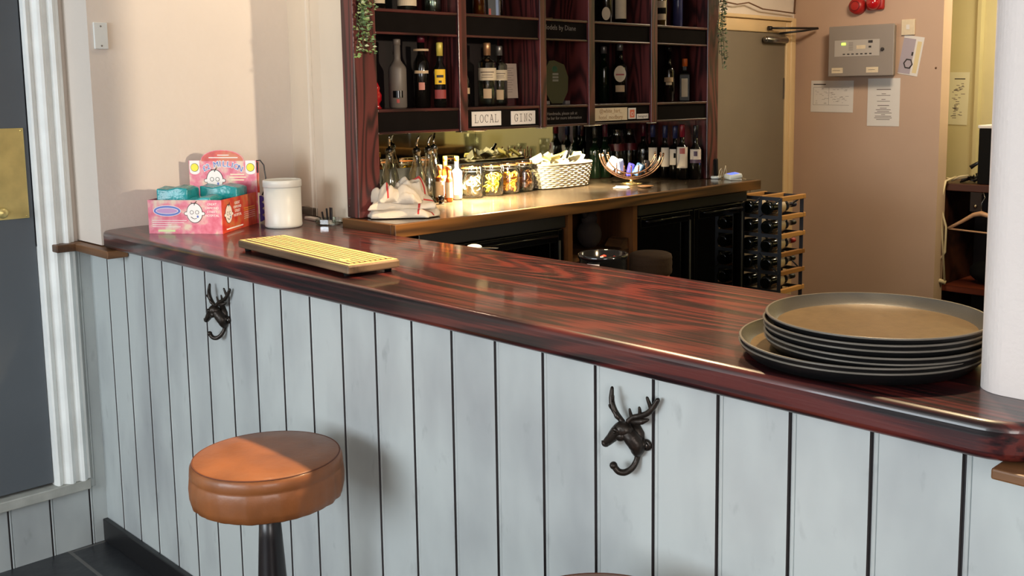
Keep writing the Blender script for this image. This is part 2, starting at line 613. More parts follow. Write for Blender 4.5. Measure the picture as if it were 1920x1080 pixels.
# boarding on the bar front: each 13 cm board with a groove and a bead
def boarding(u0, u1, pitch, first, z0, z1, place, name, m_=None, depth=0.02):
    s = MB()
    seams = []
    k = first
    while k < u1:
        if k > u0:
            seams.append(k)
        k += pitch
    prof = [(u0, 0.0)]
    gro = []
    for q in seams:
        prof += [(q - 0.0030, 0), (q - 0.0022, -0.007), (q + 0.0022, -0.007), (q + 0.0030, -0.001), (q + 0.006, 0.0005), (q + 0.009, -0.001), (q + 0.0102, -0.003), (q + 0.0114, 0)]
    prof.append((u1, 0.0))
    va, vb = [], []
    for u, d in prof:
        va.append(s.bm.verts.new(place(u, d, z0)))
        vb.append(s.bm.verts.new(place(u, d, z1)))
    ba = [s.bm.verts.new(place(u, -depth, z)) for u, z in ((u0, z0), (u1, z0), (u1, z1), (u0, z1))]
    mi = s.mi(m_ or m_panel)
    mg = s.mi(m_groove)
    for i in range(len(prof) - 1):
        f = s.bm.faces.new((va[i], va[i + 1], vb[i + 1], vb[i]))
        f.material_index = mg if (prof[i][1] == -0.007 or prof[i + 1][1] == -0.007) else mi
    for f in (s.bm.faces.new(ba), s.bm.faces.new([va[0], vb[0], ba[3], ba[0]]), s.bm.faces.new([va[-1], ba[1], ba[2], vb[-1]]),
              s.bm.faces.new(vb + [ba[2], ba[3]]), s.bm.faces.new(va + [ba[1], ba[0]])):
        f.material_index = mi
    bmesh.ops.recalc_face_normals(s.bm, faces=s.bm.faces)
    return s

def panel_mat():
    mt, nt, b = nmat('painted_boards')
    L = nt.links.new
    tc = nt.nodes.new('ShaderNodeTexCoord')
    mp = nt.nodes.new('ShaderNodeMapping')
    mp.inputs['Scale'].default_value = (1, 1, 0.45)
    L(tc.outputs['Object'], mp.inputs['Vector'])
    n = nt.nodes.new('ShaderNodeTexNoise')
    n.inputs['Scale'].default_value = 4.0
    n.inputs['Detail'].default_value = 4
    L(mp.outputs['Vector'], n.inputs['Vector'])
    r = nt.nodes.new('ShaderNodeValToRGB')
    e = r.color_ramp.elements
    e[0].position = 0.28
    e[0].color = (*lin((158, 163, 166)), 1)
    e[1].position = 0.55
    e[1].color = (*lin((188, 195, 195)), 1)
    L(n.outputs['Fac'], r.inputs['Fac'])
    # sparse scuffs
    n3 = nt.nodes.new('ShaderNodeTexNoise')
    n3.inputs['Scale'].default_value = 22
    n3.inputs['Detail'].default_value = 6
    L(mp.outputs['Vector'], n3.inputs['Vector'])
    r3 = nt.nodes.new('ShaderNodeValToRGB')
    r3.color_ramp.elements[0].position = 0.26
    r3.color_ramp.elements[0].color = (0.72, 0.72, 0.73, 1)
    r3.color_ramp.elements[1].position = 0.38
    r3.color_ramp.elements[1].color = (1, 1, 1, 1)
    L(n3.outputs['Fac'], r3.inputs['Fac'])
    mx = nt.nodes.new('ShaderNodeMix')
    mx.data_type = 'RGBA'
    mx.blend_type = 'MULTIPLY'
    mx.inputs['Factor'].default_value = 0.8
    L(r.outputs['Color'], mx.inputs['A'])
    L(r3.outputs['Color'], mx.inputs['B'])
    L(mx.outputs['Result'], b.inputs['Base Color'])
    b.inputs['Roughness'].default_value = 0.42
    return mt
m_boards = panel_mat()
pan = boarding(-3.462, 0.6, 0.13305, -3.327, 0.0, 1.046, lambda u, d, z: (u, 1.33 - d, z), 'panelling', m_boards)
barc = thing('bar_counter', 'long bar with a glossy dark mahogany top and pale grey boarded front', 'bar counter', (-1.9, 1.33, 0))
def bwk(mb, name):
    o = mb.build(name, barc)
    o.data.transform(Matrix.Translation(-Vector(barc.location)))
    return o
bwk(pan, 'boarded_front')
struct(MB().box(-3.462, 0.6, 1.312, 1.3295, 0, 0.078, m_black, 0.003).build('baseboard_bar'))
# bar body behind the boarding
m_carc = mat('bar_carcass', (60, 50, 44), 0.7)
bwk(MB().box(-3.26, -0.57, 1.352, 1.80, 0.0, 1.047, m_carc), 'carcass')

# ------------------------------------------------------------------ bar top
top = MB()
poly = [(-3.268, 1.80), (-3.268, 1.40), (-3.262, 1.34), (-3.25, 1.305), (-3.232, 1.285), (-3.20, 1.275)]
poly += [(-0.50 - 0.0, 1.275)]
cx, cyy, rr = -0.50, 1.355, 0.08
poly = poly[:-1] + [(cx + rr * math.cos(a), cyy + rr * math.sin(a)) for a in [(-90 + 90 * k / 8) * PI / 180 for k in range(9)]]
poly += [(-0.42, 1.412), (-0.50, 1.412), (-0.525, 1.418), (-0.540, 1.43), (-0.548, 1.45), (-0.548, 1.832), (-2.735, 1.832), (-2.735, 1.892), (-2.928, 1.90), (-3.02, 1.928), (-3.092, 1.945), (-3.268, 1.992)]
top.prism(poly, 1.048, 1.10, m_bartop, 'Z')
bt = bevel(bwk(top, 'worktop'), 0.012, 4, 30)
# inner shelf edge behind the bar
tag(MB().box(-2.44, -2.06, 1.834, 1.93, 1.062, 1.075, m_steel, 0.002).build('drip_shelf'), 'narrow steel shelf behind the inner edge of the bar top', 'shelf')
# dado rail ends
dl = MB()
dl.box(-3.468, -3.405, 1.205, 1.328, 1.020, 1.045, m_brownwood, 0.003)
dl.box(-3.404, -3.152, 1.262, 1.328, 1.020, 1.045, m_brownwood, 0.003)
tag(dl.build('dado_rail'), 'short brown wooden rail end below the far left end of the bar top', 'rail')
tag(MB().box(-0.473, 0.6, 1.262, 1.328, 1.032, 1.0465, m_brownwood, 0.003).build('dado_rail'), 'brown wooden rail below the rounded end of the bar top', 'rail')

# ------------------------------------------------------------------ left door
fr = MB()
prof = [(1.168, -3.53), (1.168, -3.470), (1.172, -3.452), (1.178, -3.448), (1.186, -3.452), (1.192, -3.458), (1.200, -3.452), (1.208, -3.440), (1.216, -3.436), (1.224, -3.440), (1.230, -3.450),
        (1.240, -3.450), (1.246, -3.438), (1.254, -3.434), (1.262, -3.440), (1.270, -3.452), (1.278, -3.452), (1.280, -3.470), (1.280, -3.53)]
fr.prism([(p[1], p[0]) for p in prof], 0.237, 2.28, m_trimw, 'Z')
fr.prism([(p[1], 1.328 - p[0] + 0.0) for p in prof], 0.237, 2.28, m_trimw, 'Z')
fr.box(-3.53, -3.44, 0.05, 1.28, 2.28, 2.38, m_trimw)
struct(fr.build('door_1_frame'))
d1 = struct(MB().box(-3.53, -3.473, 0.162, 1.1675, 0.245, 2.28, m_doorg, 0.004).build('door_1'))
pl = MB()
pl.box(-3.4728, -3.4688, 1.03, 1.152, 1.135, 1.422, m_brass, 0.0015)
for yy in (1.038, 1.144):
    for zz in (1.143, 1.414):
        pl.ball((-3.4688, yy, zz), 0.004, m_brass, sub=1)
pl.build('finger_plate', d1)
kn = MB().lathe([(0.010, 0), (0.010, 0.012), (0.016, 0.02), (0.017, 0.028), (0.010, 0.034), (0, 0.036)], m_brass, 16, M=Matrix.Translation((-3.4688, 1.065, 1.16)) @ Matrix.Rotation(PI / 2, 4, 'Y'))
kn.build('door_knob', d1)
# raised sill and the boarding below it
sl = MB()
sl.box(-3.56, -3.442, 0.0, 1.276, 0.202, 0.236, mat('sill_paint', (176, 178, 172), 0.6, var=0.2, vscale=14, bump=0.3), 0.003)
sl.box(-3.56, -3.505, 0.16, 1.166, 0.2365, 0.2445, mat('red_strip', (120, 30, 34), 0.6))
struct(sl.build('trim_1'))
sb = boarding(0.0, 1.296, 0.1285, 0.117 + 0.0, 0.0, 0.202, lambda u, d, z: (-3.462 + d, u, z), 'kick_boarding', m_boards)
struct(sb.build('trim_2'))
st = MB().box(-3.56, -3.462, 1.296, 1.36, 0.0, 1.02, m_boards)
st.box(-3.56, -3.464, 1.281, 1.296, 0.202, 1.02, m_boards)
st.box(-3.462, -3.458, 1.288, 1.293, 0.23, 1.018, m_boards)
struct(st.build('trim_3'))

# blank switch plate on the wall
sw = thing('switch_plate', 'blank white plastic wall plate high on the wall beside the white door frame', 'wall plate', (-3.2695, 1.332, 1.706))
q = MB().box(0, 0.008, -0.0215, 0.0215, -0.041, 0.041, mat('white_plastic', (226, 230, 228), 0.35), 0.002)
q.build('plate', sw)
for zz in (-0.031, 0.029):
    q = MB()
    q.lathe([(0.003, 0), (0.0025, 0.001), (0, 0.0012)], m_steel, 10, M=Matrix.Translation((0.008, 0, zz)) @ Matrix.Rotation(PI / 2, 4, 'Y'))
    q.build('screw', sw)

def bw(mb, name, root):
    """build a part from world coordinates under a thing that is not rotated"""
    o = mb.build(name, root)
    o.data.transform(Matrix.Translation(-Vector(root.location)))
    return o

# ------------------------------------------------------------------ back bar shelving
UX = -2.665      # front plane
UB = -2.90       # back of the compartments
ZS = [1.468, 1.784, 2.10]
un = thing('bar_shelving', 'dark red mahogany shelving with chalkboard strips above the back counter', 'shelving', (-2.7, 2.8, 1.1285))
for (a, b_, nm) in ((1.856, 1.942, 0), (3.701, 3.781, 1)):
    q = MB()
    q.box(-2.728, UX, a, b_, 1.1285, 2.36, m_mahog_z, 0.003)
    w0 = 3.7012 if nm else b_ - 0.022
    q.box(-3.13 if nm else UB, -2.729, w0, w0 + 0.0205, 1.1285 if nm else 1.392, 2.36, m_mahog_z)
    if nm == 0:
        for yy, zz in ((1.8555, 1.19), (1.8555, 1.165)):
            q.lathe([(0.0022, 0), (0, 0.001)], m_steel, 8, M=Matrix.Translation((-2.715, yy, zz)) @ Matrix.Rotation(PI / 2, 4, 'X'))
        q.lathe([(0.0022, 0), (0, 0.001)], m_steel, 8, M=Matrix.Translation((-2.708, 1.8555, 1.19)) @ Matrix.Rotation(PI / 2, 4, 'X'))
    bw(q, 'post', un)
divs = [(2.280, 2.316), (2.668, 2.700), (2.931, 2.965), (3.310, 3.349)]
for a, b_ in divs:
    q = MB().box(UX - 0.012, UX + 0.002, a, b_, 1.388, 2.36, m_mahog_z, 0.002)
    q.box(UB, UX - 0.0125, (a + b_) / 2 - 0.009, (a + b_) / 2 + 0.009, 1.3975, 2.36, m_mahog_z)
    bw(q, 'divider', un)
bays = [(1.942, 2.280), (2.316, 2.668), (2.700, 2.931), (2.965, 3.310), (3.349, 3.701)]
for zt in ZS:
    for (a, b_) in bays:
        q = MB()
        q.box(UB, UX - 0.002, a + 0.0005, b_ - 0.0005, zt - 0.010, zt, m_mahog_y, 0.002)
        bw(q, 'shelf', un)
        q = MB()
        q.box(UX - 0.012, UX - 0.003, a + 0.0005, b_ - 0.0005, zt - 0.080, zt - 0.072, m_mahog_y, 0.002)
        bw(q, 'rail', un)
        q = MB()
        q.box(UX - 0.016, UX - 0.009, a + 0.0008, b_ - 0.0008, zt - 0.0718, zt - 0.0102, m_chalk)
        bi = bays.index((a, b_))
        if bi == 2 and zt == ZS[1]:
            q.text('Models by Diane', 0.026, m_chalkw, FX(UX - 0.0088, 2.782, zt - 0.032), 0.0002)
        if bi == 2 and zt == ZS[0]:
            q.text('Handmade, please ask at', 0.0165, m_chalkw, FX(UX - 0.0088, 2.792, zt - 0.032), 0.0002)
            q.text('the bar for more information', 0.0165, m_chalkw, FX(UX - 0.0088, 2.802, zt - 0.049), 0.0002)
        bw(q, 'chalkboard', un)
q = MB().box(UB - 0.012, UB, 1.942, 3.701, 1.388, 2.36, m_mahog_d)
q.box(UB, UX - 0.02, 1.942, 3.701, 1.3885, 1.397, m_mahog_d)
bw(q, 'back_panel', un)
bw(MB().box(UB - 0.01, UX + 0.02, 1.85, 3.79, 2.361, 2.42, m_mahog_y, 0.004), 'cornice', un)
for yy in (2.298, 2.684, 2.948, 3.33):
    bw(MB().box(UX - 0.03, UX + 0.001, yy - 0.014, yy + 0.014, 1.383, 1.3875, m_steel, 0.001), 'bracket', un)

# puck lights under the shelving
for yy, s_ in ((2.45, 'above the citrus jars'), (3.12, 'above the wicker basket')):
    t = thing('puck_light', 'small round light under the shelving ' + s_, 'light', (-2.76 if yy < 3 else -2.80, yy, 1.388))
    MB().lathe([(0.028, -0.007), (0.028, 0)], m_steel, 20).build('rim', t)
    MB().lathe([(0.0001, -0.0078), (0.022, -0.0075), (0.022, -0.0071)], mat('lamp_glow', (255, 224, 160), 0.5, emis=6), 20).build('diffuser', t)

# signs on the chalkboard strips
def sign(name, label, y0, y1, z0, z1, lines, size, font_m, base=m_paper, group=None, x=UX - 0.0078):
    s = MB().box(x - 0.0012, x, y0, y1, z0, z1, base)
    n = len(lines)
    for i, l in enumerate(lines):
        s.text(l, size, font_m, FX(x + 0.0001, (y0 + y1) / 2, z1 - (z1 - z0) * (i + 0.5) / n), 0.0002)
    return tag(s.build(name), label, 'sign', group)
def slab(y0, y1, z0, z1, word, nm, lab):
    """typewriter letters: sans strokes with slab serifs added"""
    x = UX - 0.0078
    s = MB().box(x - 0.0012, x, y0, y1, z0, z1, m_paper)
    # typewriter strokes with slab serifs, drawn on a 0..1 by 0..1 cell
    G = {'L': [[(.2, 1), (.2, 0)], [(.0, 1), (.42, 1)], [(0, 0), (.9, 0), (.9, .28)]],
         'O': [[(.5 + .45 * math.sin(2 * PI * k / 20), .5 + .5 * math.cos(2 * PI * k / 20)) for k in range(21)]],
         'C': [[(.5 + .45 * math.cos(a_), .5 + .5 * math.sin(a_)) for a_ in [0.75 + (2 * PI - 1.5) * k / 16 for k in range(17)]], [(.86, .98), (.86, .70)]],
         'A': [[(.12, 0), (.46, 1), (.54, 1), (.88, 0)], [(.25, .36), (.75, .36)], [(0, 0), (.28, 0)], [(.72, 0), (1, 0)], [(.28, 1), (.54, 1)]],
         'G': [[(.5 + .45 * math.cos(a_), .5 + .5 * math.sin(a_)) for a_ in [0.75 + (2 * PI - 1.5) * k / 16 for k in range(17)]], [(.86, .98), (.86, .72)], [(.86, .12), (.86, .46)], [(.55, .46), (1.0, .46)]],
         'I': [[(.5, 0), (.5, 1)], [(.15, 0), (.85, 0)], [(.15, 1), (.85, 1)]],
         'N': [[(.18, 0), (.18, 1), (.82, 0), (.82, 1)], [(0, 0), (.38, 0)], [(0, 1), (.25, 1)], [(.62, 1), (1, 1)]],
         'S': [[(.80, .80), (.66, .96), (.42, 1), (.2, .9), (.14, .72), (.28, .57), (.6, .47), (.84, .34), (.84, .16), (.66, .02), (.4, 0), (.2, .1), (.12, .24)], [(.82, 1), (.82, .74)], [(.12, 0), (.12, .26)]]}
    cw, chh, gap = 0.0175, 0.0265, 0.0060
    tot = len(word) * cw + (len(word) - 1) * gap
    for i_, ch in enumerate(word):
        for st in G[ch]:
            s.tube([(x + 0.0002, (y0 + y1) / 2 - tot / 2 + i_ * (cw + gap) + u_ * cw, (z0 + z1) / 2 - chh / 2 + v_ * chh) for u_, v_ in st], 0.0009, m_ink, 5)
    n = len(word)
    return tag(s.build(nm), lab, 'sign', 'signs on the shelf edge')
slab(2.340, 2.478, 1.402, 1.452, 'LOCAL', 'shelf_sign', 'white card reading LOCAL on the chalkboard strip under the clear gin bottles')
slab(2.526, 2.648, 1.402, 1.450, 'GINS', 'shelf_sign', 'white card reading GINS on the chalkboard strip under the clear gin bottles')
sign('shelf_sign', 'wide cream card with two lines of handle text at the bottom of the shelving', 2.968, 3.168, 1.402, 1.452, ['@white_hart_', 'hotel_modbury'], 0.023, mat('faded_ink', (170, 134, 96), 0.8), m_cream, 'signs on the shelf edge')
s = MB().box(UX - 0.009, UX - 0.0078, 3.175, 3.222, 1.405, 1.449, m_paper)
s.box(UX - 0.0078, UX - 0.0074, 3.184, 3.213, 1.410, 1.442, mat('coral_print', (222, 116, 88), 0.7))
s.lathe([(0.008, 0), (0.008, 0.0004)], m_paper, 20, M=Matrix.Translation((UX - 0.0074, 3.1985, 1.425)) @ Matrix.Rotation(PI / 2, 4, 'Y'))
s.lathe([(0.0055, 0), (0.0055, 0.0003)], mat('coral_print', (222, 116, 88)), 20, M=Matrix.Translation((UX - 0.0070, 3.1985, 1.425)) @ Matrix.Rotation(PI / 2, 4, 'Y'))
tag(s.build('shelf_sign'), 'small coral sticker with a round camera emblem beside the wide cream card', 'sign', 'signs on the shelf edge')
sign('shelf_sign', 'tiny white tag with one dark word, right of the coral sticker', 3.229, 3.302, 1.404, 1.424, ['Instagram'], 0.015, m_ink, m_paper, 'signs on the shelf edge')

# ------------------------------------------------------------------ back counter
bc = thing('back_counter', 'brown back counter with an oak edge under the mahogany shelving', 'counter', (-2.8, 2.8, 1.088))
q = MB().prism([(-3.13, 1.94), (-2.73, 1.93), (-2.73, 1.8335 + 0.02), (-2.472, 1.8335 + 0.02), (-2.472, 3.80), (-3.13, 3.80)], 1.089, 1.1275, m_counter, 'Z')
bw(q, 'worktop', bc)
bw(MB().box(-2.4718, -2.449, 1.8335, 3.80, 1.088, 1.128, m_edge, 0.002), 'front_edge', bc)
bw(MB().box(-2.725, -2.472, 1.8335, 1.853, 1.088, 1.128, m_edge_x, 0.002), 'end_edge', bc)

# wall behind the counter: dark splashback and mirror
tag(MB().box(-3.15, -3.132, 2.0, 3.79, 1.129, 1.2345, m_blackmat).build('splashback'), 'low black splashback behind the citrus jars', 'splashback')
mir = mat('mirror_glass', (205, 205, 190), 0.03, 1.0)
tag(MB().box(-3.15, -3.13, 2.0, 2.758, 1.236, 1.42, mir).build('mirror'), 'mirror strip behind the glass carafes', 'mirror')
tag(MB().box(-3.15, -3.13, 2.7595, 3.42, 1.236, 1.42, mir).build('mirror'), 'mirror strip behind the wicker basket', 'mirror')
struct(MB().box(-3.262, -3.152, 2.04, 3.95, 0.0, CZ, mat('dark_wall', (40, 34, 32), 0.8)).box(-3.1515, -3.132, 3.4215, 3.79, 1.236, 1.42, m_blackmat).build('wall_backbar'))

# ------------------------------------------------------------------ under the counter
uc = thing('under_counter_unit', 'dark open wooden unit under the back counter with two brown uprights', 'cabinet', (-2.8, 2.8, 0.0))
for a, b_ in ((2.635, 2.658), (2.997, 3.022)):
    bw(MB().box(-3.05, -2.50, a, b_, 0.0, 1.087, wood('upright_wood', (70, 42, 24), (120, 76, 42), 'Z', scale=5, rings=8)), 'upright', uc)
bw(MB().box(-3.05, -3.03, 2.66, 2.995, 0.0, 1.087, m_blackmat), 'back_panel', uc)
bw(MB().box(-3.03, -2.52, 2.66, 2.995, 0.90, 0.915, m_brownwood), 'shelf', uc)
# sacks in the open niche
s = MB()
s.ball((0, 0, 0.055), 0.05, mat('grey_cloth', (58, 48, 44), 0.9, bump=0.5, bscale=30), 1.0, 0.95, 1.1, 3)
s.ball((0.0, 0.0, 0.115), 0.032, mat('grey_cloth', (58, 48, 44)), 1.0, 1.1, 0.9, 2)
s.tube([(0, -0.02, 0.125), (0.01, -0.045, 0.15), (0, -0.055, 0.152)], [0.016, 0.010, 0.004], mat('grey_cloth', (58, 48, 44)))
s.tube([(0, 0.01, 0.125), (0.01, 0.03, 0.148), (0, 0.05, 0.15)], [0.016, 0.011, 0.004], mat('grey_cloth', (58, 48, 44)))
o = s.build('cloth_bag', loc=(-2.64, 2.90, 0.9155))
tag(o, 'tied grey cloth bag in the open niche under the back counter', 'bag')
s = MB().prism([(2.955, 0.9155), (2.99, 0.9155), (2.99, 0.957), (2.968, 0.95), (2.945, 0.925)], -2.60, -2.52, m_brownwood, 'X')
tag(s.build('wooden_block'), 'small slanted wooden block beside the cloth bag', 'block')

def fridge(y0, y1, ndoor, label, g):
    f = thing('bottle_fridge', label, 'fridge', (-2.75, (y0 + y1) / 2, 0.0), group='black bottle fridges under the back counter')
    q = MB()
    q.box(-3.02, -2.56, y0, y0 + 0.02, 0.06, 1.08, m_blackmat)
    q.box(-3.02, -2.56, y1 - 0.02, y1, 0.06, 1.08, m_blackmat)
    q.box(-3.02, -2.56, y0 + 0.0205, y1 - 0.0205, 1.06, 1.08, m_blackmat)
    q.box(-3.02, -2.56, y0 + 0.0205, y1 - 0.0205, 0.06, 0.12, m_blackmat)
    q.box(-3.02, -3.0, y0 + 0.0205, y1 - 0.0205, 0.1205, 1.0595, mat('fridge_inside', (70, 72, 66), 0.4))
    bw(q, 'cabinet', f)
    bw(MB().box(-2.56, -2.505, y0 + 0.004, y1 - 0.004, 1.035, 1.080, m_black, 0.004), 'top_panel', f)
    bw(MB().box(-2.99, -2.59, y0 + 0.022, y1 - 0.022, 0.735, 0.741, m_steel), 'shelf', f)
    wd = (y1 - y0) / ndoor
    for k in range(ndoor):
        a, b_ = y0 + k * wd + 0.003, y0 + (k + 1) * wd - 0.003
        q = MB()
        q.box(-2.555, -2.515, a, a + 0.03, 0.10, 1.03, m_blackgl, 0.003)
        q.box(-2.555, -2.515, b_ - 0.03, b_, 0.10, 1.03, m_blackgl, 0.003)
        q.box(-2.555, -2.515, a + 0.0305, b_ - 0.0305, 0.985, 1.03, m_blackgl, 0.003)
        q.box(-2.555, -2.515, a + 0.0305, b_ - 0.0305, 0.10, 0.15, m_blackgl, 0.003)
        q.box(-2.5149, -2.5115, b_ - 0.028, b_ - 0.020, 0.12, 0.99, mat('aluminium_edge', (120, 118, 112), 0.35, 0.7))
        d = bw(q, 'door', f)
        o = MB().box(-2.54, -2.536, a + 0.0305, b_ - 0.0305, 0.1505, 0.9845, glass('fridge_glass', (120, 124, 112), 0.04)).build('pane', d)
        o.data.transform(Matrix.Translation(-Vector(f.location)))
        q = MB().tube([(-2.515, a + 0.05, 1.012), (-2.497, a + 0.055, 1.012), (-2.495, b_ - 0.055, 1.012), (-2.515, b_ - 0.05, 1.012)], 0.006, m_blackgl, 8)
        o = q.build('handle', d)
        o.data.transform(Matrix.Translation(-Vector(f.location)))
    return f
fridge(1.96, 2.632, 1, 'black glass fronted bottle fridge nearest the bar top', 0)
fridge(3.026, 3.782, 2, 'black double door bottle fridge beside the wine rack', 1)

# fridge bottles
fg = mat('fridge_bottle_glass', (38, 44, 30), 0.12)
fgc = glass('pale_bottle_glass', (150, 160, 140), 0.1)
def fbottle(y, x, z, label_c, side, lab):
    t = thing('bottle', lab, 'bottle', (x, y, z), group='bottles inside the fridges')
    q = MB().lathe([(0.025, 0), (0.026, 0.01), (0.026, 0.12), (0.011, 0.155), (0.011, 0.19), (0.012, 0.195)], side, 16)
    q.build('body', t)
    a = math.atan2(-y, -x)
    MB().arc(0.0264, 0.03, 0.10, a - 1.0, a + 1.0, label_c).build('label', t)
fl = [(3.12, 0.742, 'amber'), (3.22, 0.742, 'pale'), (3.30, 0.742, 'pale'), (3.46, 0.742, 'white'), (3.53, 0.742, 'grey'), (3.62, 0.742, 'white'), (3.70, 0.742, 'grey')]
for i, (y, z, k) in enumerate(fl):
    words = ['leftmost bottle behind the left glass door of the double fridge', 'middle bottle behind the left glass door of the double fridge', 'bottle nearest the centre frame behind the left door of the double fridge',
             'leftmost bottle behind the right glass door of the double fridge', 'second bottle from the left behind the right door of the double fridge', 'third bottle from the left behind the right door of the double fridge', 'rightmost bottle behind the right glass door of the double fridge'][i]
    fbottle(y, -2.62, z, mat('label_' + k, dict(amber=(150, 70, 40), pale=(150, 146, 130), white=(206, 200, 184), grey=(120, 118, 108))[k], 0.6), fg, words)

# ------------------------------------------------------------------ wine rack at the counter end
m_rack = mat('galvanised_strip', (86, 88, 94), 0.5, 0.5, var=0.1)
m_rackw = wood('pine_bar', (140, 92, 44), (196, 142, 80), 'Y', scale=6, rings=7, rough=0.5, stretch=0.1)
m_darkbar = wood('shaded_bar', (60, 40, 24), (92, 64, 40), 'Y', scale=6, rings=7, rough=0.6)  # darker copy of the pine; inner bars' shade is put into the colour
rk = thing('wine_rack', 'pine and galvanised metal wine rack standing at the end of the back counter', 'wine rack', (-2.47, 3.93, 0.0))
RX = [-2.572, -2.472, -2.372]
zrow = [1.045 - 0.0815 * k for k in range(13)]
q = MB()
for face in (3.832, 4.010):
    for x in RX:
        q.box(x - 0.009, x + 0.009, face - 0.002, face, 0.03, 1.05, m_rack)
    for z in zrow:
        q.box(RX[0], RX[2], face - 0.0035, face - 0.0015, z - 0.008, z + 0.008, m_rack)
    for k in range(2):
        for j in (0, 3, 6, 9):
            z0, z1 = zrow[j + 1], zrow[j]
            x0, x1 = RX[k], RX[k + 1]
            if j % 2:
                x0, x1 = x1, x0
            q.tube([(x0, face - 0.005, z0), (x1, face - 0.005, z1)], 0.004, m_rack, 4)
bw(q, 'metal_lattice', rk)
for z in zrow[:9]:
    for x in RX:
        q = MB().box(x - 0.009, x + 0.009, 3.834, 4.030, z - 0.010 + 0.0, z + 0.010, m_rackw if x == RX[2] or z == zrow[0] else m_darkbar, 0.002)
        bw(q, 'pine_bar', rk)
m_wineg = mat('dark_wine_glass', (12, 16, 12), 0.08, coat=0.5)
def wine_lying(x, z, cap, cl, lab):
    t = thing('wine_bottle', lab, 'wine bottle', (x, 3.80, z), group='bottles lying in the wine rack')
    M = Matrix.Rotation(-PI / 2, 4, 'X')
    MB().lathe([(0.012, 0.004), (0.026, 0), (0.0285, 0.006), (0.0285, 0.135), (0.022, 0.155), (0.0115, 0.175), (0.0105, 0.21)], m_wineg, 20, M=M).build('body', t)
    MB().lathe([(0.0112, 0.19), (0.0115, 0.232), (0.0095, 0.236)], cap, 14, M=M).build('cap', t)
    MB().arc(0.0288, 0.055, 0.115, -1.3, 1.3, cl).build('label', t).matrix_local = M @ Matrix.Rotation(0.25, 4, 'Z')
caps = [mat('cap_navy', (34, 36, 66), 0.35), mat('cap_black', (18, 18, 20), 0.35), mat('cap_red', (150, 24, 34), 0.35), mat('cap_black', (18, 18, 20)), mat('cap_black', (18, 18, 20))]
rown = ['top', 'second', 'third', 'fourth', 'fifth']
for k in range(5):
    wine_lying(-2.422, zrow[k] - 0.0295 - 0.0107, caps[k], m_cream, 'dark wine bottle lying in the %s row of the front column of the wine rack' % rown[k])
    wine_lying(-2.522, zrow[k] - 0.0295 - 0.0107, caps[(k + 2) % 5], m_cream, 'dark wine bottle lying in the %s row of the rear column of the wine rack' % rown[k])

# ------------------------------------------------------------------ stools
m_leather = mat('tan_leather', (138, 82, 42), 0.42, var=0.3, vscale=9, bump=0.4, bscale=26, coat=0.12)
m_seam = mat('leather_seam', (96, 50, 30), 0.7)
def stool(loc, lab, rz=0.0):
    t = thing('bar_stool', lab, 'bar stool', loc, rz, group='leather topped bar stools')
    s = MB()
    prof = [(0.06, 0.652), (0.150, 0.652), (0.158, 0.657), (0.1615, 0.672), (0.1625, 0.695), (0.161, 0.716), (0.1595, 0.7185), (0.161, 0.721), (0.1595, 0.738), (0.155, 0.7455), (0.151, 0.7475), (0.10, 0.7505), (0.0001, 0.752)]
    n = 96
    s.lathe(prof, m_leather, n)
    s.bm.verts.ensure_lookup_table()
    for v in s.bm.verts:
        r = math.hypot(v.co.x, v.co.y)
        if r > 0.14 and v.co.z < 0.74:
            a = math.atan2(v.co.y, v.co.x)
            w_ = 0.0014 * math.sin(17 * a + 2 * math.sin(3 * a)) * (0.5 + 0.5 * math.sin(5 * a + 1)) + 0.0010 * math.sin(31 * a)
            k = 1 - w_ / r * (1 if v.co.z < 0.715 else 0.4)
            v.co.x *= k
            v.co.y *= k
    s.build('seat', t)
    pp = [(0.1545 * math.cos(a), 0.1545 * math.sin(a), 0.7460) for a in [2 * PI * k / 72 for k in range(72)]]
    MB().tube(pp, 0.0014, m_seam, 6, closed=True).build('piping', t)
    MB().lathe([(0.060, 0.640), (0.060, 0.6515)], m_blackmat, 24).build('mounting_plate', t)
    MB().lathe([(0.055, 0.03), (0.045, 0.06), (0.030, 0.12), (0.034, 0.30), (0.031, 0.46), (0.0255, 0.56), (0.0205, 0.64)], mat('black_column', (26, 22, 24), 0.3), 28).build('column', t)
    MB().lathe([(0.17, 0.0), (0.172, 0.008), (0.15, 0.018), (0.07, 0.029)], mat('black_column', (26, 22, 24)), 40).build('base', t)
stool((-1.936, 1.088, 0), 'tan leather bar stool on a black column in front of the boarding', 0.5)
stool((-0.945, 1.055, 0), 'bar stool showing only its seat edge below the nearer stag hook', 1.2)
# cushioned stool behind the bar
t = thing('bar_stool', 'brown upholstered stool behind the bar in front of the double fridge', 'bar stool', (-2.36, 2.93, 0.0))
mb_ = mat('brown_upholstery', (70, 48, 28), 0.85, bump=0.3, bscale=80)
MB().lathe([(0.074, 0.845), (0.079, 0.85), (0.080, 0.862), (0.0785, 0.872), (0.080, 0.882), (0.080, 0.892), (0.0785, 0.899), (0.080, 0.906), (0.077, 0.918), (0.065, 0.924), (0.0001, 0.927)], mb_, 40).build('seat', t)
MB().lathe([(0.070, 0.825), (0.070, 0.8445)], m_brownwood, 28).build('seat_base', t)
for k in range(4):
    a = PI / 4 + k * PI / 2
    MB().tube([(0.055 * math.cos(a), 0.055 * math.sin(a), 0.825), (0.11 * math.cos(a), 0.11 * math.sin(a), 0.01)], [0.010, 0.012], m_brownwood, 10).build('leg', t)

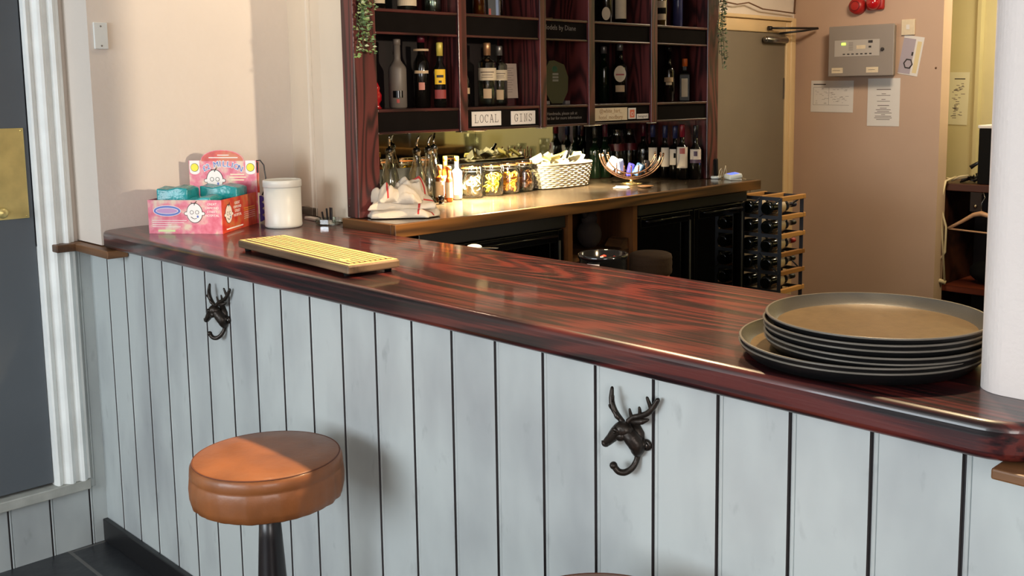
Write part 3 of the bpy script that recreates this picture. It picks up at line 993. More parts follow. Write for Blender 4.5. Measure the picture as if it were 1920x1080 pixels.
# black round tub behind the bar
t = thing('round_tub', 'round black tub with a white tag and red contents behind the bar top', 'tub', (-1.70, 1.920, 1.0305), 0.0)
MB().lathe([(0.055, 0), (0.0605, 0.002), (0.0605, 0.068), (0.0635, 0.070), (0.0635, 0.080), (0.0605, 0.082), (0.057, 0.080), (0.056, 0.052), (0.0001, 0.050)], m_blackgl, 40).build('tub_body', t)
MB().arc(0.0612, 0.044, 0.062, -1.55, -1.0, m_paper).build('tag', t)
o = MB()
for k in range(60):
    a, r = random.uniform(0, 2 * PI), 0.045 * math.sqrt(random.random())
    o.ball((r * math.cos(a), r * math.sin(a), 0.012 + random.uniform(0, 0.01)), 0.007, mat('red_foil', (190, 62, 50), 0.4), 1, 1.3, 0.7, 1)
tag(o.build('red_sachets', loc=(-1.70, 1.920, 1.0305 + 0.044)), 'loose red sachets filling the round black tub', 'sachets', kind='stuff')
struct_sh = MB().box(-1.88, -1.2, 1.834, 2.0, 1.018, 1.030, m_blackmat, 0.002)
tag(struct_sh.build('under_bar_shelf'), 'black shelf behind the bar top under the round tub', 'shelf')
# small things on the inner ledge
t = thing('bottle_opener', 'white handled opener lying on the steel shelf behind the bar top', 'opener', (-2.17, 1.90, 1.0755), 0.6)
MB().ball((0, 0, 0.008), 0.016, mat('white_plastic', (226, 230, 228)), 1.4, 0.9, 0.5, 2).build('handle', t)
MB().box(0.02, 0.07, -0.004, 0.004, 0.004, 0.0065, m_chrome, 0.0008).build('blade', t)

# ------------------------------------------------------------------ bottles on the shelves
m_dkg = mat('dark_bottle_glass', (14, 12, 10), 0.06, coat=0.6)
m_grn = mat('green_bottle_glass', (10, 24, 13), 0.06, coat=0.5)
m_grey = mat('frosted_grey_glass', (112, 104, 98), 0.45)
m_amber = mat('amber_spirit', (120, 62, 20), 0.08, coat=0.5)
m_liq = glass('clear_spirit_glass', (205, 215, 205), 0.16, 0.04)
m_liqg = glass('straw_spirit_glass', (196, 180, 110), 0.2, 0.04)
m_water = glass('spirit_inside', (235, 240, 238), 0.40, 0.15)
m_capsil = mat('silver_cap', (150, 146, 142), 0.35, 0.7)
m_capblk = mat('black_cap', (22, 20, 22), 0.35)

def bprof(h, r, nr, neck, sh, foot=0.004):
    z1 = h - neck - sh
    p = [(r * 0.8, 0), (r, foot), (r, z1)]
    for k in range(1, 6):
        t_ = k / 5
        p.append((nr + (r - nr) * (0.5 + 0.5 * math.cos(PI * t_)), z1 + sh * t_))
    p.append((nr, h))
    return p

def bottle(y, x, z, h, r, body, cap, lab, nr=0.011, neck=0.055, sh=0.035, cap_h=0.03, labels=(), group=None, name='spirit_bottle', cat='bottle', square=False, inner=None, stripes=()):
    t = thing(name, lab, cat, (x, y, z), group=group)
    aim = math.atan2(-y, -x)
    q = MB()
    n = 4 if square else 28
    M = Matrix.Rotation(aim + (PI / 4 if square else 0), 4, 'Z')
    q.lathe(bprof(h - 0.004, r * (1.2 if square else 1), nr, neck, sh), body, n, M=M, smooth=not square)
    q.build('body', t)
    if inner:
        MB().lathe([(r * 0.82, 0.006), (r * 0.9, 0.01), (r * 0.9, (h - neck - sh) * 0.8)], inner, 20, M=M).build('liquid', t)
    MB().lathe([(nr + 0.0012, h - cap_h), (nr + 0.0014, h - 0.003), (nr, h)], cap, 18).build('cap', t)
    for (z0, z1, hw, lm, *ex) in labels:
        q = MB()
        if square:
            q.box(r * 0.855, r * 0.855 + 0.0008, -hw * r, hw * r, z0, z1, lm, M=Matrix.Rotation(aim, 4, 'Z'))
        else:
            q.arc(r + 0.0004, z0, z1, aim - hw, aim + hw, lm, n=12)
            if ex:
                for (f0, f1, w0) in ex[0]:
                    q.arc(r + 0.0011, z0 + (z1 - z0) * f0, z0 + (z1 - z0) * f1, aim - hw * w0, aim + hw * w0, ex[1], n=8, th=0.0002)
        q.build('label', t)
    return t

S1, S2 = 1.4683, 1.7843
GM = 'bottles on the middle shelf'
m_lab2 = mat('tan_label', (204, 176, 140), 0.7, var=0.05)
LN = [(0.62, 0.70, 0.6), (0.40, 0.46, 0.45), (0.22, 0.27, 0.5)]
bottle(2.105, -2.775, S1, 0.228, 0.0300, m_grey, m_grey, 'grey frosted bottle with a square window near its base, in the leftmost bay', 0.0115, 0.06, 0.035, 0.02,
       [(0.035, 0.058, 0.55, m_blackgl), (0.018, 0.030, 0.15, mat('red_mark', (170, 60, 50)))], GM)
bottle(2.203, -2.770, S1, 0.241, 0.0285, m_dkg, mat('maroon_cap', (90, 22, 40), 0.4), 'tall black bottle with a maroon cap and cream neck ring in the leftmost bay', 0.012, 0.05, 0.045, 0.022,
       [(0.19, 0.197, 3.14 / 3, m_lab2), (0.115, 0.125, 0.9, m_lab2), (0.06, 0.085, 0.35, mat('pink_label', (190, 120, 100)))], GM)
bottle(2.236, -2.712, S1, 0.218, 0.0225, m_dkg, mat('yellow_foil', (206, 184, 84), 0.4, 0.2), 'dark bottle with a yellow arched label and yellow cap beside the first divider', 0.010, 0.055, 0.035, 0.045,
       [(0.078, 0.128, 0.85, mat('yellow_label', (236, 184, 28), 0.6), [(0.45, 0.62, 0.6), (0.1, 0.25, 0.25)], m_ink), (0.030, 0.060, 0.95, mat('brick_label', (140, 50, 44), 0.6))], GM)
bottle(2.405, -2.800, S1, 0.222, 0.0310, m_dkg, mat('gold_foil', (190, 150, 70), 0.35, 0.5), 'dark sparkling wine bottle with gold neck half hidden behind the first divider', 0.010, 0.06, 0.075, 0.06,
       [(0.045, 0.066, 1.2, m_lab2)], GM)
bottle(2.505, -2.772, S1, 0.226, 0.0330, m_liq, mat('copper_cap', (196, 150, 110), 0.35, 0.6), 'large clear gin bottle with a cream wrap label and copper cap, nearer of the pair', 0.0125, 0.05, 0.018, 0.045,
       [(0.092, 0.136, 1.3, m_cream, LN, mat('faint_ink', (120, 100, 84))), (0.028, 0.062, 0.45, m_lab2)], 'clear gin bottles', inner=m_water)
bottle(2.590, -2.800, S1, 0.218, 0.0300, m_liq, m_capsil, 'clear gin bottle with a cream wrap label and grey cap standing behind its pair', 0.0115, 0.05, 0.018, 0.035,
       [(0.092, 0.130, 1.3, m_cream, LN, mat('faint_ink', (120, 100, 84))), (0.022, 0.058, 0.5, m_lab2)], 'clear gin bottles', inner=m_water)
# handwritten note
s = MB().box(-0.0006, 0, -0.034, 0.034, 0, 0.128, mat('grey_paper', (176, 156, 142), 0.8, var=0.06, vscale=30))
for k in range(11):
    wdt = [0.022, 0.012, 0.016, 0.020, 0.010, 0.018, 0.012, 0.016, 0.008, 0.014, 0.012][k]
    s.box(0, 0.0003, -wdt, wdt, 0.110 - k * 0.0088, 0.1118 - k * 0.0088, mat('grey_ink', (112, 98, 92)))
o = s.build('price_note', loc=(-2.79, 2.632, S1 + 0.027))
o.rotation_euler = (0, -0.10, -0.35)
tag(o, 'curled grey paper list standing right of the clear gin bottles', 'note')
tag(MB().box(-0.012, 0.012, -0.02, 0.02, 0, 0.026, m_mahog_y, 0.001).build('note_stand', loc=(-2.797, 2.632, S1)), 'small dark block holding up the grey paper list', 'stand')
# glass award
t = thing('glass_award', 'olive green octagonal glass award on small feet in the centre bay', 'award', (-2.77, 2.858, S1), 0)
A = math.atan2(-2.858, 2.77) * 0.35
M = Matrix.Rotation(A, 4, 'Z')
m_aw = mat('award_glass', (84, 84, 58), 0.12, coat=0.6)
oc = [(-0.022, 0.004), (0.026, 0.004), (0.050, 0.05), (0.052, 0.105), (0.034, 0.152), (-0.010, 0.168), (-0.032, 0.166), (-0.054, 0.125), (-0.056, 0.06)]
MB().prism(oc, -0.006, 0.006, m_aw, 'X', M=M).build('plaque', t)
q = MB()
for k in range(3):
    q.box(0.0061, 0.0065, -0.018, 0.008, 0.112 - k * 0.012, 0.120 - k * 0.012, mat('award_print', (150, 146, 128)), M=M)
q.lathe([(0.012, 0), (0.012, 0.0004)], mat('award_green', (50, 90, 60)), 16, M=M @ Matrix.Translation((0.0061, -0.008, 0.135)) @ Matrix.Rotation(PI / 2, 4, 'Y'))
q.build('engraving', t)
for yy in (-0.045, 0.045):
    MB().box(-0.012, 0.014, yy - 0.010, yy + 0.010, 0, 0.014, mat('pewter', (150, 142, 140), 0.4, 0.3), 0.001, M=M).build('foot', t)
bottle(3.035, -2.775, S1, 0.232, 0.0270, m_liqg, mat('dark_cap2', (60, 50, 44), 0.4), 'slender clear bottle with pale gold liquid beside the third divider', 0.010, 0.05, 0.04, 0.028,
       [(0.05, 0.13, 0.45, mat('pale_gold_label', (190, 166, 120), 0.5))], GM, inner=mat('pale_gold_liquid', (150, 132, 84), 0.2, coat=0.6))
bottle(3.205, -2.83, S1, 0.232, 0.0235, m_grn, m_capsil, 'green glass bottle partly hidden behind the black oval-label bottle', 0.011, 0.05, 0.04, 0.03, [], GM)
t = bottle(3.235, -2.768, S1, 0.240, 0.0295, m_dkg, m_capsil, 'black bottle with a white oval label and silver cap in the fourth bay', 0.012, 0.05, 0.045, 0.028,
       [(0.045, 0.072, 0.65, m_lab2)], GM)
q = MB()
aim = math.atan2(-3.235, 2.768)
ov = [(0.024 * math.cos(2 * PI * k / 24), 0.033 * math.sin(2 * PI * k / 24) + 0.118) for k in range(24)]
q.prism(ov, 0.0285, 0.0302, m_cream, 'X', M=Matrix.Rotation(aim, 4, 'Z'))
q.box(0.0302, 0.0306, -0.017, 0.017, 0.112, 0.118, mat('red_mark', (170, 60, 50)), M=Matrix.Rotation(aim, 4, 'Z'))
q.build('oval_label', t)
bottle(3.50, -2.83, S1, 0.205, 0.019, mat('smoke_glass', (60, 62, 62), 0.15), m_capblk, 'slim smoky bottle at the back of the rightmost bay', 0.009, 0.05, 0.04, 0.02, [], GM)
bottle(3.568, -2.775, S1, 0.236, 0.0255, m_dkg, m_capblk, 'tall black bottle with a round tan label in the rightmost bay', 0.0105, 0.065, 0.035, 0.02,
       [(0.085, 0.105, 0.8, m_lab2), (0.072, 0.083, 0.5, m_cream)], GM)
bottle(3.655, -2.755, S1, 0.186, 0.0245, m_dkg, mat('orange_cap', (226, 108, 42), 0.4), 'short square dark bottle with an orange cap and cream strip label', 0.011, 0.045, 0.022, 0.034,
       [(0.02, 0.10, 0.55, m_cream)], GM, square=True)
# red glazed figure bottle
t = thing('ornate_bottle', 'small red glazed ornate bottle tucked behind the left post', 'bottle', (-2.80, 2.03, S1))
q = MB().lathe([(0.016, 0), (0.018, 0.006), (0.013, 0.014), (0.019, 0.028), (0.020, 0.045), (0.014, 0.058), (0.017, 0.068), (0.012, 0.080), (0.006, 0.090), (0.0001, 0.098)], mat('red_glaze', (176, 24, 34), 0.15, coat=0.5), 20)
for v in q.bm.verts:
    a = math.atan2(v.co.y, v.co.x)
    k = 1 + 0.12 * math.sin(5 * a + 90 * v.co.z)
    v.co.x *= k
    v.co.y *= k
q.build('body', t)
MB().lathe([(0.021, 0), (0.021, 0.004)], mat('red_glaze', (176, 24, 34)), 20).build('foot', t)

GU = 'bottles on the top shelf'
bottle(2.025, -2.762, S2, 0.235, 0.0240, m_dkg, m_capblk, 'bottle with a low cream label at the left end of the top shelf', labels=[(0.022, 0.11, 1.1, m_cream)], group=GU)
bottle(2.145, -2.765, S2, 0.235, 0.0330, m_liq, m_capblk, 'wide clear bottle with a broad cream label at top left', labels=[(0.020, 0.11, 1.2, m_cream)], group=GU, inner=m_water)
bottle(2.255, -2.765, S2, 0.235, 0.0280, m_liq, m_capsil, 'clear fluted bottle without a low label in the top left bay', labels=[(0.10, 0.14, 1.0, m_lab2)], group=GU, inner=m_water)
bottle(2.465, -2.765, S2, 0.235, 0.0235, m_liqg, m_gold, 'ribbed pale gold bottle in the second top bay', labels=[(0.09, 0.14, 1.0, m_cream)], group=GU, inner=m_amber)
s = MB().box(-0.0006, 0, -0.022, 0.022, 0, 0.10, mat('dark_card', (44, 48, 56)))
s.box(0, 0.0004, 0.006, 0.016, 0.002, 0.09, mat('blue_print', (130, 150, 190)))
s.box(0, 0.0004, -0.020, -0.012, 0.002, 0.03, mat('red_mark', (170, 60, 50)))
o = s.build('shelf_card', loc=(-2.748, 2.523, S2))
o.rotation_euler = (0, -0.05, -0.5)
tag(o, 'dark card with a pale blue stripe leaning between two top shelf bottles', 'card')
bottle(2.580, -2.79, S2, 0.235, 0.0200, m_liqg, m_gold, 'slim pale gold bottle right of the dark card on the top shelf', labels=[(0.02, 0.06, 0.4, m_cream)], group=GU)
bottle(3.035, -2.772, S2, 0.235, 0.0195, m_liqg, m_capblk, 'slim straw coloured bottle in the fourth top bay', labels=[(0.06, 0.14, 0.9, glass('clear_label', (220, 200, 160)))], group=GU, inner=mat('straw_spirit', (170, 160, 70), 0.2))
t = bottle(3.150, -2.768, S2, 0.235, 0.0265, m_dkg, m_capblk, 'black bottle with a cream oval label on the top shelf', labels=[], group=GU)
aim = math.atan2(-3.150, 2.768)
MB().prism([(0.017 * math.cos(2 * PI * k / 20), 0.026 * math.sin(2 * PI * k / 20) + 0.040) for k in range(20)], 0.0256, 0.0272, m_cream, 'X', M=Matrix.Rotation(aim, 4, 'Z')).build('oval_label', t)
bottle(3.240, -2.768, S2, 0.235, 0.0245, m_dkg, m_capblk, 'dark bottle with a tall cream label in the fourth top bay', labels=[(0.024, 0.13, 1.1, m_cream)], group=GU)
bottle(3.505, -2.765, S2, 0.235, 0.0235, m_liqg, m_capblk, 'clear bottle with a black and cream label in the rightmost top bay', labels=[(0.03, 0.055, 0.8, m_cream), (0.056, 0.08, 0.8, m_blackmat), (0.081, 0.11, 0.8, m_cream)], group=GU, inner=mat('straw_spirit', (170, 160, 70)))
bottle(3.620, -2.768, S2, 0.235, 0.0215, mat('blue_glass', (60, 66, 110), 0.08), m_capsil, 'slim blue glass bottle in the rightmost top bay', labels=[], group=GU)
tag(MB().box(-0.02, 0.02, -0.035, 0.035, 0, 0.012, m_brownwood, 0.002).build('wooden_plinth', loc=(-2.78, 2.80, S2)), 'thin brown wooden plinth on the top shelf of the centre bay', 'plinth')

# ------------------------------------------------------------------ things on the back counter
CT = 1.1285
# carafes with pourers
m_carg = glass('carafe_glass', (224, 226, 218), 0.22, 0.05)
for i, (y, x, dx, lab) in enumerate([(2.215, -2.98, 0.0, 'leftmost glass carafe with a metal pourer behind the towel'), (2.275, -2.90, 0.0, 'second glass carafe with a metal pourer from the post'),
                                   (2.345, -2.92, 0.0, 'third glass carafe with a metal pourer from the post'), (2.435, -3.0, 0.0, 'rightmost glass carafe with a metal pourer, behind the small bottles')]):
    t = thing('glass_carafe', lab, 'carafe', (x, y, CT), i * 0.9, group='glass carafes with pourers')
    MB().lathe([(0.030, 0), (0.034, 0.004), (0.034, 0.07), (0.030, 0.10), (0.019, 0.135), (0.0135, 0.155), (0.013, 0.175), (0.0155, 0.178), (0.0155, 0.186)], m_carg, 28, capt=False).build('body', t)
    MB().lathe([(0.0125, 0.178), (0.0125, 0.192), (0.009, 0.196)], m_blackgl, 16).build('stopper', t)
    MB().tube([(0, 0, 0.196), (0, 0, 0.212), (0.004, -0.003, 0.226), (0.012, -0.008, 0.238)], [0.0045, 0.0042, 0.004, 0.0035], m_chrome, 10).build('pourer', t)
t = thing('glass_tumbler', 'straight glass tumbler behind the towel next to the left post', 'glass', (-2.80, 2.06, CT))
MB().lathe([(0.021, 0), (0.025, 0.086), (0.0238, 0.086), (0.020, 0.005), (0.0001, 0.004)], m_clear, 28).build('body', t)
tag(MB().box(-0.004, 0.004, -0.009, 0.009, 0, 0.125, m_paper, 0.003, M=Matrix.Rotation(-0.08, 4, 'X')).build('white_scraper', loc=(-2.80, 2.005, CT + 0.001)), 'upright white plastic scraper between the left post and the tumbler', 'scraper')

# small bottles
def mini(y, x, h, r, body, cap, lab, lb=None, caph=0.018, nr=0.0075, inner=None):
    return bottle(y, x, CT, h, r, body, cap, lab, nr, h * 0.24, h * 0.10, caph, [(h * 0.12, h * 0.55, 1.2, lb)] if lb else [], 'small sauce and bitters bottles', 'small_bottle')
m_yc = mat('yellow_cap', (226, 176, 44), 0.5)
mini(2.432, -2.868, 0.158, 0.0195, mat('white_bottle', (238, 236, 228), 0.35), m_yc, 'small white bottle with a yellow cap beside the first citrus jar', m_paper)
mini(2.425, -2.925, 0.157, 0.0150, mat('orange_sauce', (206, 104, 40), 0.2), m_yc, 'small orange bottle with a yellow cap left of the white bottle', m_cream)
mini(2.350, -2.866, 0.132, 0.0165, m_amber, mat('brown_cap', (150, 92, 50), 0.5), 'small brown bottle with a tan cap left of the orange one', m_lab2)
mini(2.362, -2.828, 0.128, 0.0120, mat('orange_sauce', (206, 104, 40)), mat('orange_cap', (226, 108, 42)), 'thin small bottle with an orange cap in front of the brown one', m_cream, 0.014)
t = thing('measuring_cup', 'little dark metal measure beside the towel', 'measure', (-2.80, 2.302, CT))
MB().lathe([(0.009, 0), (0.0125, 0.028), (0.0118, 0.028), (0.0085, 0.003), (0.0001, 0.002)], mat('gunmetal', (70, 64, 62), 0.2, 1.0), 20).build('cup', t)
MB().lathe([(0.010, -0.0), (0.011, 0.003)], m_steel, 20).build('foot', t)

# clip-top jars of citrus
m_jar = glass('jar_glass', (240, 242, 232), 0.20, 0.05)
for i, (y, x, r, h, cols, lab) in enumerate([
        (2.505, -2.872, 0.043, 0.124, [(240, 232, 190), (246, 240, 210)], 'clip top glass jar of pale apple rings, nearest the small bottles'),
        (2.612, -2.872, 0.042, 0.124, [(240, 200, 40), (246, 214, 70)], 'clip top glass jar of bright yellow lemon peel'),
        (2.712, -2.885, 0.040, 0.124, [(236, 160, 50), (226, 130, 60)], 'clip top glass jar of orange slices'),
        (2.812, -2.905, 0.038, 0.124, [(120, 60, 34), (180, 120, 80)], 'clip top glass jar of dark dried slices beside the wicker basket')]):
    t = thing('clip_top_jar', lab, 'jar', (x, y, CT), 0.4 * i, group='clip top jars of citrus slices')
    MB().lathe([(r * 0.75, 0.0), (r * 0.97, 0.008), (r, 0.02), (r, h * 0.60), (r * 0.93, h * 0.70), (r * 0.80, h * 0.76), (r * 0.80, h * 0.90)], m_jar, 32, capt=False).build('jar_body', t)
    MB().lathe([(r * 0.88, h * 0.905), (r * 0.90, h * 0.93), (r * 0.86, h * 0.985), (r * 0.5, h), (0.0001, h)], m_jar, 32).build('lid', t)
    MB().lathe([(r * 0.84, h * 0.885), (r * 0.89, h * 0.895), (r * 0.84, h * 0.905)], mat('rubber_seal', (206, 120, 60), 0.6), 28).build('seal', t)
    q = MB()
    ring = [(r * 0.84 * math.cos(a), r * 0.84 * math.sin(a), h * 0.80) for a in [2 * PI * k / 24 for k in range(24)]]
    q.tube(ring, 0.0012, m_steel, 6, closed=True)
    for s_ in (-1, 1):
        q.tube([(r * 0.9, s_ * 0.008, h * 0.96), (r * 1.03, s_ * 0.009, h * 0.86), (r * 1.06, s_ * 0.009, h * 0.70), (r * 0.92, s_ * 0.007, h * 0.80)], 0.0012, m_steel, 6)
    q.tube([(r * 1.06, -0.009, h * 0.70), (r * 1.06, 0.009, h * 0.70)], 0.0012, m_steel, 6)
    q.build('wire_clip', t)
    q = MB()
    for k in range(64):
        a, rr = random.uniform(0, 2 * PI), (r - 0.017) * math.sqrt(random.random())
        M = Matrix.Translation((rr * math.cos(a), rr * math.sin(a), random.uniform(0.018, h * 0.60))) @ Matrix.Rotation(random.uniform(0, PI), 4, 'X') @ Matrix.Rotation(random.uniform(0, PI), 4, 'Y')
        mm = mat('citrus_%d_%d' % (i, k % 2), cols[k % 2], 0.5)
        if i == 1:
            pts = [(0.012 * math.cos(b), 0.012 * math.sin(b), 0.003 * b) for b in [0.5 * j for j in range(7)]]
            q.tube([M @ Vector(p) for p in pts], 0.002, mm, 6)
        else:
            pts = [(0.011 * math.cos(2 * PI * j / 14), 0.011 * math.sin(2 * PI * j / 14), 0) for j in range(14)]
            q.tube([M @ Vector(p) for p in pts], 0.0022, mm, 6, closed=True)
            q.lathe([(0.009, -0.0006), (0.009, 0.0006)], mat('citrus_flesh_%d' % i, tuple(min(255, c + 20) for c in cols[0]), 0.4), 14, M=M)
    tag(q.build('citrus_slices', loc=(x, y, CT + 0.001)), ['pale apple rings inside the leftmost clip top jar', 'yellow lemon peel curls inside the second clip top jar', 'orange slices inside the third clip top jar', 'dark dried slices inside the rightmost clip top jar'][i], 'fruit slices', kind='stuff')

# wicker basket with sachets
m_wick = mat('grey_wicker', (150, 138, 122), 0.7, var=0.3, vscale=50)
t = thing('wicker_basket', 'long grey wicker basket heaped with sachets under the shelving', 'basket', (-2.925, 3.03, CT), 0.0)
def oval(hx, hy, z, wob=0.0, ph=0.0, n=96, p=3.0):
    out = []
    for k in range(n):
        a = 2 * PI * k / n
        c_, s_ = math.cos(a), math.sin(a)
        rr = (abs(c_) ** p + abs(s_) ** p) ** (-1 / p)
        wv = 1 + wob * math.sin(24 * a + ph)
        out.append((hx * rr * c_ * wv, hy * rr * s_ * wv, z))
    return out
q = MB()
for k in range(11):
    z = 0.006 + k * 0.0082
    f = 1 + 0.015 * k
    q.tube(oval(0.060 * f, 0.142 * f, z, 0.030, PI * (k % 2)), 0.0045, m_wick, 6, closed=True)
q.build('woven_side', t)
q = MB().tube(oval(0.071, 0.166, 0.098, 0.01), 0.0058, m_wick, 8, closed=True)
q.build('rim', t)
MB().prism([(p[0], p[1]) for p in oval(0.055, 0.136, 0, n=32)], 0.001, 0.006, m_wick, 'Z').build('basket_floor', t)
q = MB()
for k in range(24):
    a = 2 * PI * k / 24
    p0 = oval(0.058, 0.140, 0.004, n=24)[k]
    p1 = oval(0.068, 0.160, 0.096, n=24)[k]
    q.tube([p0, p1], 0.003, m_wick, 6)
q.build('stakes', t)
m_sach = mat('cream_sachet', (236, 228, 200), 0.4, var=0.06, vscale=40)
m_sachy = mat('yellow_sachet', (222, 206, 130), 0.45)
mbase = None
bx, by = -2.925, 3.03
sp = []
for k in range(22):
    yy = -0.125 + 0.25 * (k % 11) / 10
    zz = 0.085 + (0.026 if k >= 11 else 0.0) + 0.004 * math.sin(k * 2.1)
    sp.append((0.024 * math.sin(k * 1.7), yy, zz))
for k, (dx, dy, dz) in enumerate(sp):
    s = MB().box(-0.020, 0.020, -0.028, 0.028, -0.004, 0.004, m_sach if k % 3 else m_sachy, 0.0035)
    o = s.build('sachet', loc=(bx + dx, by + dy, CT + dz + 0.01))
    o.rotation_euler = (0.7 * math.sin(k * 1.3), 0.5 + 0.5 * math.sin(k * 2.9), k * 1.1)
    tag(o, '%s sachet in the %s layer of the wicker basket, %s from its left end' % ('cream' if k % 3 else 'yellow', 'upper' if k >= 11 else 'lower',
        ['first', 'second', 'third', 'fourth', 'fifth', 'sixth', 'seventh', 'eighth', 'ninth', 'tenth', 'eleventh'][k % 11]), 'sachet', 'sachets heaped in the wicker basket')
s = MB()
for a, b_ in (((0, -0.03, 0.0), (0.0, 0.02, 0.03)), ((0, 0.0, 0.0), (0.0, 0.03, 0.045))):
    s.tube([a, b_], 0.006, m_blackgl, 8)
tag(s.build('cork_puller', loc=(-2.90, 3.05, CT + 0.118)), 'black handled tool poking out of the sachets', 'tool')

# wire fruit bowl
t = thing('wire_fruit_bowl', 'copper toned wire fruit bowl on a small foot in front of the wine bottles', 'fruit bowl', (-2.77, 3.31, CT), -0.88)
m_cop = mat('copper_wire', (216, 168, 132), 0.18, 1.0)
BZ = 0.132
for j, (sh_, r) in enumerate([(-0.075, 0.100), (-0.045, 0.122), (-0.015, 0.134), (0.015, 0.134), (0.045, 0.122), (0.075, 0.100)]):
    pts = [(sh_, r * math.cos(a), BZ + r * 0.82 * math.sin(a)) for a in [PI + (PI * (0.02 + 0.96 * k / 24)) for k in range(25)]]
    q = MB().tube(pts, 0.0030, m_cop, 8)
    for p in (pts[0], pts[-1]):
        q.ball(p, 0.0045, m_cop, sub=1)
    q.build('wire_arc', t)
for j, yy in enumerate((-0.06, -0.03, 0, 0.03, 0.06)):
    zz = BZ - 0.82 * math.sqrt(0.134 ** 2 - yy ** 2) + 0.004
    pts = [(x_, yy, zz + 0.0 + (x_ / 0.075) ** 2 * 0.055) for x_ in [-0.075 + 0.15 * k / 12 for k in range(13)]]
    MB().tube(pts, 0.0028, m_cop, 8).build('cross_wire', t)
MB().lathe([(0.045, 0.0), (0.046, 0.003), (0.010, 0.008), (0.007, 0.012), (0.007, 0.024)], mat('gold_wire', (226, 200, 140), 0.25, 0.9), 28).build('foot', t)
for k, (dx, dy, dz, c_, ry, lab) in enumerate([(0.0, -0.05, 0.075, (196, 204, 236), 0.4, 'pale blue crinkled packet upright in the wire bowl'), (-0.01, -0.005, 0.058, (70, 64, 170), 0.2, 'deep blue packet lying in the wire bowl'),
                                     (0.02, 0.03, 0.060, (40, 72, 110), 0.9, 'dark teal packet at the bottom of the wire bowl'), (-0.025, -0.08, 0.085, (226, 220, 230), 1.2, 'white and blue packet at the left side of the wire bowl'), (0.0, 0.06, 0.070, (52, 48, 52), 0.7, 'black packet resting on the right wires of the bowl')]):
    s = MB().box(-0.012, 0.012, -0.018, 0.018, -0.028, 0.028, mat('packet_%d' % k, c_, 0.25, bump=0.8, bscale=70), 0.005)
    o = s.build('snack_packet', loc=(-2.77 + dx * .64 + dy * .77, 3.31 - dx * .77 + dy * .64, CT + dz))
    o.rotation_euler = (ry * 0.5, 0.3 * math.sin(k), k * 0.9)
    tag(o, lab, 'packet', 'packets in the wire bowl')
# napkin and saucer in front
s = MB().box(-0.03, 0.03, -0.02, 0.02, 0, 0.003, m_paper, 0.001)
s.box(-0.02, 0.028, -0.004, 0.022, 0.0032, 0.007, m_paper, 0.001, M=Matrix.Rotation(0.5, 4, 'Z'))
o = s.build('folded_napkin', loc=(-2.68, 3.14, CT))
o.rotation_euler = (0, 0, 0.4)
tag(o, 'crumpled white napkin on the back counter in front of the basket', 'napkin')
t = thing('small_tray', 'thin dark saucer with a pale rim beside the foot of the wire bowl', 'saucer', (-2.62, 3.22, CT))
MB().lathe([(0.020, 0), (0.034, 0.006), (0.032, 0.007), (0.0001, 0.002)], m_brownwood, 28).build('dish', t)

# jugs behind
for (x, y, lab) in ((-3.065, 3.56, 'large glass jug with a red band behind the wire bowl, the nearer one'), (-3.064, 3.645, 'large glass jug with a red band beside the wine bottles')):
    t = thing('glass_jug', lab, 'jug', (x, y, CT), PI / 2, 'glass jugs with red bands')
    MB().lathe([(0.030, 0), (0.037, 0.004), (0.038, 0.13), (0.033, 0.165), (0.026, 0.185), (0.026, 0.205), (0.030, 0.214)], glass('jug_glass', (180, 184, 180), 0.14), 28, capt=False).build('body', t)
    MB().lathe([(0.0385, 0.118), (0.0385, 0.15)], mat('red_band', (78, 12, 20), 0.4), 28, capb=False, capt=False).build('band', t)
    MB().tube([(0.0, 0.030, 0.19), (0.0, 0.055, 0.175), (0.0, 0.058, 0.12), (0.0, 0.038, 0.09)], 0.004, glass('jug_glass', (180, 184, 180)), 8).build('handle', t)

# wine bottles standing
def wine(y, x, h, r, cap, lab, lb=None, z0=0.06, z1=0.13, hw=1.1, g='wine bottles standing at the right end of the back counter', glassm=m_dkg, ex=None):
    L_ = [(z0, z1, hw, lb) + (ex if ex else ())] if lb else []
    return bottle(y, x, CT, h, r, glassm, cap, lab, 0.0105, 0.07, 0.04, 0.055, L_, g, 'wine_bottle', 'wine bottle')
c_bl = mat('cap_blue', (40, 46, 84), 0.35)
c_mr = mat('cap_maroon', (74, 16, 36), 0.35)
c_rd = mat('cap_crimson', (128, 18, 36), 0.35)
wl = mat('wine_label', (228, 210, 190), 0.7, var=0.04, vscale=40)
wine(3.622, -2.906, 0.236, 0.0265, c_bl, 'blue capped wine bottle with a narrow cream label, leftmost of the front row', wl, 0.050, 0.135, 0.75)
wine(3.650, -2.858, 0.233, 0.0255, c_bl, 'second blue capped wine bottle from the left in the front row', wl, 0.050, 0.135, 0.70)
wine(3.648, -2.800, 0.232, 0.0280, c_bl, 'blue capped wine bottle with a square label and dark seal, middle of the front row', wl, 0.060, 0.130, 0.95, ex=([(0.45, 0.75, 0.25)], m_blackmat))
wine(3.626, -2.744, 0.240, 0.0285, c_rd, 'crimson capped wine bottle with a tall cream label and red flower', wl, 0.050, 0.142, 0.90, ex=([(0.68, 0.95, 0.45)], mat('flower_red', (180, 90, 80))))
wine(3.664, -2.700, 0.236, 0.0270, m_capblk, 'black capped wine bottle with a bird on its label, next to the right post', wl, 0.072, 0.132, 1.0, ex=([(0.0, 0.25, 1.0), (0.5, 0.85, 0.3)], mat('label_purple', (84, 60, 80))))
wine(3.670, -3.000, 0.236, 0.0265, c_mr, 'maroon capped wine bottle behind the leftmost blue cap')
wine(3.673, -2.945, 0.238, 0.0265, c_mr, 'maroon capped wine bottle behind the second blue cap')
